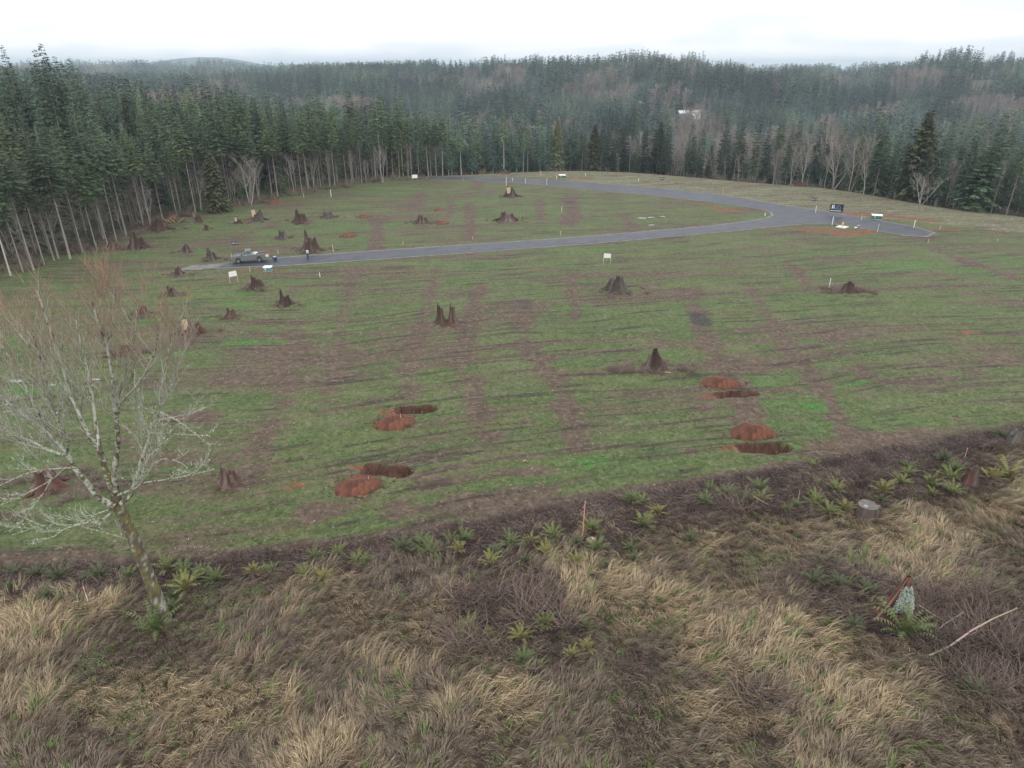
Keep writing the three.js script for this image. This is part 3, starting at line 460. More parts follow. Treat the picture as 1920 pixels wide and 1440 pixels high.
{
  const r = rng(901), inView = (t) => Math.abs(azOf(t.x, t.z)) < 36.5;
  const one = solid.filter((t) => t.kind !== 'far' && t.kind !== 'tiny').sort((a, b) => Math.hypot(a.x, a.z) - Math.hypot(b.x, b.z));
  const shown = new Set(one.filter((t) => inView(t) && (t.depth === undefined || t.depth < (t.row === 'beyond' ? 40 : 60))).slice(0, 300));
  const nth = (n) => n + (n % 100 > 10 && n % 100 < 14 ? 'th' : ['th', 'st', 'nd', 'rd'][n % 10] ?? 'th'), rank = new Map();
  for (const row of ['edge', 'road']) [...shown].filter((t) => t.row === row && t.kind === 'pole').sort((a, b) => sector(a.x, a.z) - sector(b.x, b.z)).forEach((t, i) => rank.set(t, i + 1));
  const rest = new Map();
  for (const t of solid) {
    const [list, h0] = PROTO[t.kind], k = Math.floor(r() * list.length), turn = r() * 6.283, y = H(t.x, t.z) - 0.15, s = t.depth === undefined && t.R === undefined ? t.s : t.s / h0, wide = t.kind === 'far' || t.kind === 'tiny' ? 0.6 + r() * 0.5 : 0.75 + r() * r() * 0.8;
    if (shown.has(t)) { const row = t.kind === 'cedar' ? 'cedar' : t.row, w = FIRWORDS[row], pl = whereOf(row, t.x, t.z); setTree(list[k], w[2], rank.has(t) ? (row === 'edge' ? `${nth(rank.get(t))} slender bare trunked fir from the left in the front forest row` : `${nth(rank.get(t))} thin pale trunked fir from the left beyond the road end`) : (w[0] + ' ' + pl).trim(), t.kind === 'cedar' ? 'cedar' : 'fir', w[1] + (pl && ' ' + pl), t.x, y, t.z, s, turn, tones[Math.floor(r() * tones.length)], wide); }
    else { const key = t.kind + k; if (!rest.has(key)) rest.set(key, { geo: list[k], list: [], kind: t.kind }); rest.get(key).list.push({ x: t.x, y, z: t.z, s, sx: s * wide, turn, R: Math.hypot(t.x, t.z), v: r() }); }
  }
  const colour = (c, t) => { const p = fbm(t.x / 70 + 3, t.z / 70 + 8, 3), k = (0.6 + t.v * 0.8) * lerp(0.6, 1.5, sstep(0.3, 0.7, fbm(t.x / 45 + 60, t.z / 45, 2))); c.setRGB(k * lerp(0.7, 1.4, p), k * lerp(0.8, 1.3, p), k * lerp(1.05, 0.95, p)); };
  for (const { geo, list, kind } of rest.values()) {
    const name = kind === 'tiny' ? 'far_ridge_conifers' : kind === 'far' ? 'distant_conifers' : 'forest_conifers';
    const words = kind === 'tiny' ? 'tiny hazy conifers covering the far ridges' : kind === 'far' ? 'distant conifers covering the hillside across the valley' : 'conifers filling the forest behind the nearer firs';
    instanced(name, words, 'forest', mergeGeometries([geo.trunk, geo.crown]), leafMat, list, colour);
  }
  // leafless trees: the nearest one by one
  const nearBare = bareOnes.filter((t) => t.kind === 'near' && inView(t)).sort((a, b) => a.R - b.R).slice(0, 130), own = new Set(nearBare), far = [[], []], mid = [[], [], []];
  for (const t of bareOnes) {
    const y = H(t.x, t.z) - 0.1, turn = r() * 6.283;
    if (own.has(t)) { const left = azOf(t.x, t.z) < -8, k = t.tan ? 2 : r() < 0.5 ? 0 : 1; setTree(alders[k], 'bare_alder', left ? 'leafless alder with fine brownish twigs inside the left forest' : 'leafless pale stemmed alder behind the field crest ' + whereOf('beyond', t.x, t.z), 'alder', left ? 'bare alders in the left forest' : 'bare alders behind the crest ' + whereOf('beyond', t.x, t.z), t.x, y, t.z, t.s, turn, barkMat); }
    else if (t.kind === 'near') mid[t.tan ? 2 : 0].push({ x: t.x, y, z: t.z, s: t.s, turn });
    else far[t.tan ? 1 : 0].push({ x: t.x, y, z: t.z, s: t.s * 17 / 15, turn, v: r() });
  }
  mid.forEach((l, k) => instanced('forest_alders', 'leafless alders filling gaps in the forest behind the nearer trees', 'alder wood', mergeGeometries([alders[k].trunk, alders[k].crown]), barkMat, l));
  far.forEach((l, k) => instanced('distant_alders', k ? 'tan leafless woods across the valley' : 'pinkish leafless alder woods across the valley', 'alder wood', mergeGeometries([farAlders[k].trunk, farAlders[k].crown]), barkMat, l, (c, t) => { const g = 0.8 + t.v * 0.5; c.setRGB(g, g, g); }));
  // trees the photograph singles out
  const special = (parts, name, label, cat, u, v, s, wide = 1, mat = leafMat, turn = 1) => { const p = ground(u, v); setTree(parts, name, label, cat, null, p.x, p.y - 0.3, p.z, s, turn, mat, wide); };
  const at2 = (u, r0) => { const az = Math.atan((u - 960) / 1412); return [r0 * Math.sin(az), -r0 * Math.cos(az)]; };
  const spot = (parts, name, label, cat, u, R, s, wide, mat = leafMat, group) => { const [x, z] = at2(u, R); setTree(parts, name, label, cat, group, x, H(x, z) - 0.3, z, s, u, mat, wide); };
  spot(cedars[0], 'cedar_tree', 'broad rounded olive cedar at the right end of the field crest', 'cedar', 1766, 206, 0.92, 1.3);
  spot(youngFirs[0], 'young_fir', 'bright green young fir just left of the broad olive cedar', 'fir', 1686, 212, 1.35, 1.25);
  spot(youngFirs[1], 'young_fir', 'green young fir at the right end of the crest, right of the broad cedar', 'fir', 1900, 196, 1.4, 1.3);
  spot(fullFirs[1], 'dark_fir', 'tall dark fir at the right picture edge behind the young fir', 'fir', 1912, 222, 1.15, 1.4);
  spot(fullFirs[2], 'dark_fir', 'dark fir rising behind the pale leafless maples at the right crest', 'fir', 1672, 245, 1.35, 1.2);
  spot(cedars[1], 'cedar_tree', 'yellowish small cedar among the bare trunks of the left forest edge', 'cedar', 362, 172, 0.55, 1.2);
  spot(maples[0], 'bare_maple', 'pale many stemmed leafless maple right behind the field crest', 'maple', 1606, 216, 1.2, 1.1, barkMat);
  spot(maples[1], 'bare_maple', 'pale forked leafless maple left of the bright young fir', 'maple', 1640, 214, 1.15, 1, barkMat);
  spot(maples[0], 'bare_maple', 'leaning pale leafless maple at the foot of the broad olive cedar', 'maple', 1790, 194, 0.62, 1.1, barkMat);
  spot(alders[1], 'bare_alder', 'tall twin stemmed leafless alder left of the pale maples', 'alder', 1578, 222, 1.25, 1, barkMat);
  spot(alders[0], 'bare_alder', 'thin leafless alder between the young fir and the field crest', 'alder', 1668, 205, 0.8, 1, barkMat);
  [[1800, 203], [1822, 200], [1840, 204], [1856, 202]].forEach(([u, R], i) => spot(alders[i % 3], 'bare_alder', 'leafless alder in the thicket right of the broad olive cedar', 'alder', u, R, 0.78, 1, barkMat, 'alder thicket right of the cedar'));
  spot(alders[1], 'bare_alder', 'leafless alder clump at the left forest edge before the dark firs', 'alder', 700, 205, 0.7, 1, barkMat);
  spot(maples[1], 'bare_maple', 'leafless maple among the firs where the left forest turns', 'maple', 430, 178, 0.85, 1, barkMat);
  // brush along the forest edge
  const bush = (() => { const q = rng(31), B = new Builder(); for (let k = 0; k < 46; k++) { const a = q() * 6.283, p = [(q() - 0.5) * 0.9, 0, (q() - 0.5) * 0.9], L = 0.5 + q() * 1.3, d = [Math.cos(a) * 0.6, 0.5 + q() * 0.6, Math.sin(a) * 0.6], g = 0.6 + q() * 0.8; const m = addN(p, d, L * 0.5), e = addN(m, norm3([d[0] + (q() - 0.5), d[1] - 0.3, d[2] + (q() - 0.5)]), L * 0.5); B.tube([p, m, e], [0.02, 0.015, 0.006], 3, [0.17 * g, 0.135 * g, 0.11 * g]); } return B.geo(); })();
  const brush = []; for (let k = 0; k < 650; k++) { const z = -lerp(60, 209, r()), x = edgeX(z) + 1.4 - Math.pow(r(), 1.2) * 11; if (vn(z / 4, x / 4) < 0.35) continue; brush.push({ x, y: H(x, z), z, s: 0.4 + r() * r() * 1.6, turn: r() * 6.28 }); }
  for (let k = 0; k < 260; k++) { const az = lerp(-7, 38, r()) / DEG, R = crest(az * DEG) + 6 + r() * 10, x = R * Math.sin(az), z = -R * Math.cos(az); brush.push({ x, y: H(x, z), z, s: 0.4 + r() * r() * 1.6, turn: r() * 6.28, v: r() }); }
  instanced('forest_edge_brush', 'brown dead brush along the foot of the forest', 'brush', bush, barkMat, brush, (c, t) => { const k = 0.7 + vn(t.x, t.z) * 1.0; c.setRGB(k, k * 0.97, k * 0.97); });
  globalThis.bushGeo = bush;
}
// ------------------------------------------------------------------ dead grass, brambles and ferns in front
const ell = (list) => list.map(([u, v, ru, rv, w = 1]) => { const p = ground(u, v), a = ground(u + ru, v), b = ground(u, v - rv), c = ground(u, v + rv); return { x: p.x, z: p.z, rx: Math.abs(a.x - p.x), rz: Math.abs(b.z - c.z) / 2, w }; });
const inEll = (list, x, z) => { let m = 0; for (const e of list) { const d = ((x - e.x) / e.rx) ** 2 + ((z - e.z) / e.rz) ** 2; if (d < 1) m = Math.max(m, e.w * sstep(1, 0.45, d)); } return m; };
const BRAMBLE = ell([[950, 1120, 120, 85], [1030, 1215, 80, 70, 0.8], [900, 1020, 140, 45, 0.9], [1100, 1010, 120, 50], [1280, 960, 160, 45], [1480, 945, 200, 45], [1700, 900, 200, 50], [1560, 1115, 100, 60, 0.9], [1660, 1150, 130, 70], [1810, 1215, 110, 60], [1880, 1310, 80, 60, 0.7], [120, 1085, 200, 28, 0.9], [400, 1070, 200, 35, 0.8], [680, 1030, 140, 30, 0.8], [1180, 1260, 50, 40, 0.6], [760, 1100, 70, 40, 0.5]]);
const MOSS = ell([[430, 1130, 100, 35, 0.8], [390, 1190, 90, 20, 0.7], [150, 1280, 70, 60, 0.8], [1440, 1075, 70, 50, 0.8], [1600, 1055, 60, 16, 0.9], [1490, 1230, 20, 60, 0.8], [230, 1335, 60, 40, 0.6], [720, 1320, 60, 40, 0.6], [1860, 1100, 60, 40, 0.6], [1500, 1330, 60, 50, 0.6], [640, 1240, 40, 40, 0.5]]);
const STRAW = ell([[1180, 1120, 120, 90], [1420, 1200, 190, 120, 0.9], [1500, 1010, 220, 40, 0.8], [1700, 1000, 220, 50, 0.8], [1380, 1330, 160, 60], [900, 1330, 160, 60], [760, 1230, 110, 60, 0.8], [100, 1180, 130, 80, 0.8], [260, 1320, 140, 60, 0.7], [490, 1330, 120, 60, 0.9], [1560, 1320, 150, 70], [600, 1080, 120, 35, 0.7]]);
function grassClump(seed, n, h, lean) {
  const r = rng(seed), B = new Builder();
  for (let k = 0; k < n; k++) {
    const a = r() * 6.283, q = Math.sqrt(r()) * 0.2, p = [Math.cos(a) * q, -0.05, Math.sin(a) * q], L = h * (0.45 + r() * 0.75), la = (r() - 0.5) * 1.5, ll = lean * (0.5 + r()) + 0.12, d = [Math.cos(la) * ll, 1, Math.sin(la) * ll], w = 0.011 + r() * 0.011, wa = r() * 6.283, s = [Math.cos(wa) * w, 0, Math.sin(wa) * w];
    const m = addN(p, norm3(d), L * 0.5), e = addN(m, norm3([d[0] * 2.2, 0.75 - ll * 0.6, d[2] * 2.2]), L * 0.5), g = 0.6 + r() * 0.8, col = [g, g * (0.95 + r() * 0.08), g * (0.9 + r() * 0.12)];
    const pl = addN(p, s, -1), pr = addN(p, s, 1), ml = addN(m, s, -0.8), mr = addN(m, s, 0.8); B.quad(pl, pr, mr, ml, col); B.tri(ml, mr, e, col);
  }
  return B.geo();
}
const strand = std({ color: 0xffffff, vertexColors: true, roughness: 0.8, side: THREE.DoubleSide });
{
  const r = rng(1234), kinds = [grassClump(1, 30, 0.85, 0.6), grassClump(2, 30, 1.0, 0.32), grassClump(3, 26, 0.66, 0.95)], lists = [[], [], []], thorn = [], moss = [];
  const clover = (() => { const q = rng(8), B = new Builder(); for (let k = 0; k < 34; k++) { const a = q() * 6.283, d = Math.sqrt(q()) * 0.28, p = [Math.cos(a) * d, 0.02 + q() * 0.12, Math.sin(a) * d], b = q() * 6.283, w = 0.03 + q() * 0.035, g = 0.7 + q() * 0.6; B.tri([p[0] + Math.cos(b) * w, p[1] + (q() - 0.4) * w, p[2] + Math.sin(b) * w], [p[0] + Math.cos(b + 2.1) * w, p[1], p[2] + Math.sin(b + 2.1) * w], [p[0] + Math.cos(b + 4.2) * w, p[1], p[2] + Math.sin(b + 4.2) * w], [g, g, g]); } return B.geo(); })();
  for (let x = -48; x < 72; x += 0.31) for (let z = -11; z > -66; z -= 0.31) {
    const px = x + (r() - 0.5) * 0.4, pz = z + (r() - 0.5) * 0.4, d = pz - edgeZ(px); if (d < 0.1 || Math.abs(px) > 0.86 * -pz + 15) { continue; }
    const n1 = fbm(px / 3.2, pz / 3.2, 3), n2 = fbm(px / 0.9 + 30, pz / 0.9, 2), br = Math.max(inEll(BRAMBLE, px, pz), 0.7 * (1 - sstep(1.0, 5.0, d))) * (0.35 + n1 * 0.7 + n2 * 0.6), ms = inEll(MOSS, px, pz), st = inEll(STRAW, px, pz), y = roughH(px, pz);
    const flow = fbm(px / 5 + 70, pz / 5, 3) * 9 + (px > 5 ? 0.5 : 2.4);
    if (br > 0.42) { if (r() < 0.4 * br + 0.02 + 0.5 * (1 - sstep(2, 6, d))) thorn.push({ x: px, y: y - 0.05, z: pz, s: 0.45 + r() * 0.75, sx: 0.5 + r() * 0.6, turn: r() * 6.28, v: r(), n: n1 }); if (r() > 0.74 + (1 - br) * 0.3) continue; }
    if (ms * (0.2 + n2 * 1.4) > 0.42 && r() < ms * 0.7) { moss.push({ x: px, y: y + 0.01, z: pz, s: 0.8 + r() * 0.8, turn: r() * 6.28, v: r() }); if (r() < 0.45) continue; }
    if (n2 < 0.3 && st < 0.3 && r() < 0.45) { if (r() < 0.4) moss.push({ x: px, y: y + 0.01, z: pz, s: 0.7 + r() * 0.6, turn: r() * 6.28, v: r() * 0.5 }); continue; }
    const k = r() < 0.4 ? 0 : r() < 0.5 ? 1 : 2;
    lists[k].push({ x: px, y, z: pz, s: (0.6 + r() * 0.55) * lerp(0.8, 1.15, Math.max(st, n1)) * (d < 2 ? 0.75 : 1), turn: flow + (r() - 0.5) * 1.4, v: r(), st, n1, n2, br });
  }
  const tone = (c, t) => { const k = 0.75 + t.v * 0.5, a = clamp(t.st * (0.25 + t.n2 * 0.7) + (t.n1 - 0.4) * 1.9 + (t.n2 - 0.45) * 0.9 - t.br * 0.25); c.setRGB(lerp(0.19, 0.37, a) * k, lerp(0.148, 0.29, a) * k, lerp(0.112, 0.185, a) * k); if (t.v > 0.93) c.setRGB(0.13 * k, 0.16 * k, 0.06 * k); };
  kinds.forEach((g, k) => instanced('dead_grass', ['lodged straw coloured grass tufts in the foreground', 'upright pale dry grass tufts in the foreground', 'flattened brown dry grass in the foreground'][k], 'grass', g, strand, lists[k], tone));
  const bramble = (() => { const q = rng(41), B = new Builder(); for (let k = 0; k < 30; k++) { const a = q() * 6.283, p = [(q() - 0.5) * 0.7, 0, (q() - 0.5) * 0.7], L = 0.5 + q() * 0.9, d = norm3([Math.cos(a), 0.5 + q() * 0.9, Math.sin(a)]), g = 0.4 + q() * 1.2, m = addN(p, d, L * 0.5), e = addN(m, norm3([d[0] + (q() - 0.5) * 0.6, d[1] - 0.7, d[2] + (q() - 0.5) * 0.6]), L * 0.5); { const pale = q() < 0.18 ? 2.3 : 1; B.tube([p, m, e], [0.018, 0.015, 0.007], 3, [g * pale, g * pale * 1.02, g * pale * 1.02]); } for (let j = 0; j < 3; j++) { const s = addN(m, [(q() - 0.5), (q() - 0.5) * 0.6, (q() - 0.5)], 0.35), w = 0.03 + q() * 0.03, b = q() * 6; B.tri(addN(s, [Math.cos(b), 0.3, Math.sin(b)], w), addN(s, [Math.cos(b + 2), 0, Math.sin(b + 2)], w), addN(s, [Math.cos(b + 4), -0.2, Math.sin(b + 4)], w), [g * 0.9, g * 0.8, g * 0.7]); } } return B.geo(); })();
  instanced('bramble_thicket', 'dark reddish brown bramble thicket in the foreground', 'bramble', bramble, strand, thorn, (c, t) => { const k = (0.55 + t.v * 0.7) * lerp(0.6, 1.5, fbm(t.x / 1.3, t.z / 1.3, 2)); if (t.v > 0.5) c.setRGB(0.125 * k, 0.095 * k, 0.084 * k); else c.setRGB(0.085 * k, 0.047 * k, 0.042 * k); });
  instanced('low_weeds', 'low green weeds between the dead grass', 'weeds', clover, leafMat, moss, (c, t) => { const k = 0.7 + t.v * 0.6; c.setRGB(0.11 * k, 0.125 * k, 0.05 * k); });
}
// short sward, clods and chips on the field, thickest near the viewer
{
  const r = rng(4321), sward = [], clods = [], chips = [];
  const tuft = (() => { const q = rng(9), B = new Builder(); for (let k = 0; k < 18; k++) { const a = q() * 6.283, d = Math.sqrt(q()) * 0.16, p = [Math.cos(a) * d, -0.02, Math.sin(a) * d], b = q() * 6.283, L = 0.05 + q() * 0.07, g = 0.75 + q() * 0.5, s = [Math.cos(b + 1.57) * 0.012, 0, Math.sin(b + 1.57) * 0.012]; B.tri(addN(p, s, 1), addN(p, s, -1), [p[0] + Math.cos(b) * L * 0.8, L, p[2] + Math.sin(b) * L * 0.8], [g, g, g]); } return B.geo(); })();
  const nearPit = (x, z) => pit(x, z) < -0.02;
  for (let k = 0; k < 90000; k++) {
    const z = -lerp(37, 110, Math.pow(r(), 1.5)), x = (r() - 0.5) * 2 * (0.85 * -z + 8); if (z - edgeZ(x) > -0.6 || x < edgeX(z) + 2) continue; const b = bareAt(x, z), n = fbm(x / 1.4, z / 0.7, 2);
    if (r() < b * 0.9 || n < 0.42 || nearPit(x, z)) { if (r() < 0.10 && !nearPit(x, z)) clods.push({ x, y: H(x, z) - 0.02, z, s: 0.03 + Math.pow(r(), 3) * 0.12, turn: r() * 6, v: r() }); if (r() < 0.022) chips.push({ x, y: H(x, z) + 0.02, z, s: 0.4 + r() * 0.9, turn: r() * 6, v: r() }); continue; }
    sward.push({ x, y: H(x, z) - 0.03, z, s: 0.4 + r() * 0.45, turn: r() * 6, v: r(), n });
  }
  instanced('field_grass', 'short green sward sprouting on the field', 'grass', tuft, leafMat, sward, (c, t) => { const k = 0.75 + t.v * 0.5; c.setRGB(lerp(0.06, 0.085, t.n) * k, lerp(0.09, 0.10, t.v) * k, 0.035 * k); });
  const clod = new THREE.IcosahedronGeometry(1, 0); { const p = clod.attributes.position; for (let i = 0; i < p.count; i++) { const f = 0.7 + 0.6 * vn(p.getX(i) * 3 + 5, p.getY(i) * 3 + p.getZ(i) * 5); p.setXYZ(i, p.getX(i) * f * 1.2, p.getY(i) * f * 0.6, p.getZ(i) * f); } clod.computeVertexNormals(); }
  instanced('earth_clods', 'small brown earth clods scattered over the field', 'clods', clod, std({ color: 0xffffff }), clods, (c, t) => { const k = 0.6 + t.v * 0.7; c.setRGB(0.13 * k, 0.09 * k, 0.07 * k); });
  instanced('wood_chips', 'pale wood chips scattered over the field', 'chips', box(0.16, 0.02, 0.04), std({ color: 0xffffff }), chips, (c, t) => { const k = 0.6 + t.v * 0.6; c.setRGB(0.34 * k * t.v + 0.1, 0.29 * k * t.v + 0.08, 0.22 * k * t.v + 0.06); });
}
// sword ferns
{
  const r = rng(66), fronds = [0, 1, 2].map((v) => {
    const q = rng(20 + v), B = new Builder(), n = 11, L = 0.78, tip = [0.32, 0.26, 0.2][v];
    const at = (t) => [L * (0.16 * t + 0.32 * t * t), L * (1.15 * t - (0.72 - tip) * t * t), 0];
    for (let k = 0; k < n; k++) { const t0 = (k + 0.2) / n, t1 = (k + 0.95) / n, a = at(t0), b = at(t1), w = 0.085 * Math.pow(Math.sin(Math.PI * Math.min(1, t0 * 0.86 + 0.12)), 0.7), g = 0.8 + q() * 0.4; for (const s of [1, -1]) { const e = at(t0 + 0.06); B.tri(a, b, [e[0] + 0.02, e[1] - 0.02 + (q() - 0.5) * 0.02, s * w], [g, g, g]); } }
    return B.geo();
  });
  const mats = [[0.145, 0.165, 0.05], [0.105, 0.135, 0.046], [0.20, 0.195, 0.06], [0.08, 0.098, 0.043]].map((c) => { const m = leafMat.clone(); m.color = RGB(...c); return m; });
  const rusty = leafMat.clone(); rusty.color = RGB(0.19, 0.12, 0.05);
  const o3 = (ox, oy, l) => l.map(([x, y, s = 1, m = 0]) => [ox + x / 3, oy + y / 3, s, m]);
  const list = [
    ...o3(0, 900, [[220, 560, 1, 3], [345, 580, 1.3, 3], [570, 565, 1.2, 3], [95, 545, 0.9, 3], [80, 640, 0.8, 3], [280, 690, 0.9, 3], [740, 575, 1, 1], [950, 520, 1.1], [1050, 545, 1, 1], [1140, 575, 1.1, 1], [1225, 590, 1.1, 1], [1020, 610, 0.9], [1060, 645, 1.25, 2], [985, 690, 0.7, 3], [980, 760, 0.7, 1], [900, 880, 1.7, 1], [1435, 550, 0.8, 2], [1500, 545, 0.7, 1], [1545, 540, 0.7, 1], [1725, 560, 0.8], [1825, 580, 0.8, 2], [1775, 460, 0.9, 1], [1905, 440, 0.9]]),
    ...o3(640, 900, [[95, 485, 0.9], [150, 490, 0.7, 1], [345, 410, 1.1, 3], [460, 405, 1.2, 1], [500, 455, 1.1, 1], [610, 375, 0.9, 1], [690, 370, 1, 1], [665, 430, 0.8, 2], [950, 400, 1.1, 1], [1060, 380, 0.8, 2], [1190, 350, 1.1], [835, 495, 0.9, 2], [1150, 440, 1, 2], [1310, 385, 0.9, 3], [1320, 495, 0.9, 2], [1430, 430, 1.2, 1], [1405, 310, 1.1], [1620, 410, 0.8, 1], [1695, 280, 1.2], [1775, 215, 0.9, 2], [1625, 150, 1.3, 1], [1695, 150, 0.9], [1640, 480, 0.8, 3], [1485, 535, 0.9, 3], [880, 450, 0.8, 3], [1040, 490, 0.8, 3], [710, 880, 1.1], [830, 885, 0.5, 2], [1140, 850, 0.9], [1010, 915, 0.9, 2], [1020, 1050, 0.8, 1], [1290, 1030, 0.7, 2], [1375, 985, 0.7, 2], [1375, 870, 0.7, 3], [740, 600, 0.7, 1]]),
    ...o3(1280, 900, [[150, 80, 0.9, 1], [235, 120, 1.3, 1], [120, 160, 1, 1], [330, 140, 1, 1], [420, 80, 1.1, 1], [430, 145, 1.1], [575, 195, 0.7], [630, 180, 0.8, 1], [735, 165, 1.1], [810, 215, 1.2], [905, 190, 0.9, 2], [850, 85, 1], [1215, 50, 1.1], [1120, 90, 1.1, 2], [1105, 140, 0.8, 3], [1380, 60, 1.2], [1390, 110, 0.8], [1500, 100, 1.1], [1490, 20, 1.2], [1720, 20, 1.2, 2], [1815, 10, 1.5, 2], [40, 370, 0.9, 3], [1230, 910, 2.1, 1], [725, 610, 1, 3], [860, 620, 0.9, 3], [1020, 670, 1, 3], [1620, 1240, 1, 3], [945, 860, 0.9, 3], [1240, 710, 0.8, 1]]),
    ...o3(1280, 780, [[1250, 310, 0.9, 1], [1255, 350, 0.9], [1765, 130, 1.2, 3], [730, 305, 0.8], [1450, 280, 1, 3], [1520, 340, 1.1, 1]]),
  ];
  const words = { 0: 'olive green', 1: 'mid green', 2: 'yellow green', 3: 'dark green' };
  const where = (u, v) => v > 1140 ? (u < 600 ? 'at the foot of the leaning tree' : u < 1300 ? 'in the central bramble patch' : 'round the broken lichen covered stump') : u < 260 ? 'left of the leaning tree behind the grass' : u < 640 ? 'right behind the leaning tree trunk' : u < 1080 ? 'left of the tall pink pole' : u < 1340 ? 'right of the tall pink pole' : u < 1600 ? 'left of the sawn grey stump' : 'right of the sawn grey stump';
  for (const [u, v, s0, m] of list) {
    const p = ground(u, v + 4), s = s0 * 1.45, big = s0 >= 1.1 ? 'large' : s0 <= 0.8 ? 'small' : 'medium', label = s0 > 2 ? 'very large lush fern in front of the broken lichen covered stump' : s0 === 1.7 ? 'spreading fern at the very base of the leaning tree' : `${big} ${words[m]} sword fern ${where(u, v)}`;
    p.y = standY(p.x, p.z) + 0.08; const g = thing('sword_fern', label, 'fern', p, r() * 6.28, 'sword ferns in the rough grass'), n = 22 + Math.floor(r() * 6);
    for (let k = 0; k < n; k++) { const f = mesh('frond', fronds[k % 3], m === 2 && r() < 0.12 ? rusty : mats[m], g); f.rotation.set(0, k / n * 6.283 + (r() - 0.5) * 0.5, (r() - 0.75) * 0.8); const q = s * (0.75 + r() * 0.45); f.scale.set(q, q * (0.9 + r() * 0.4), q); }
  }
}
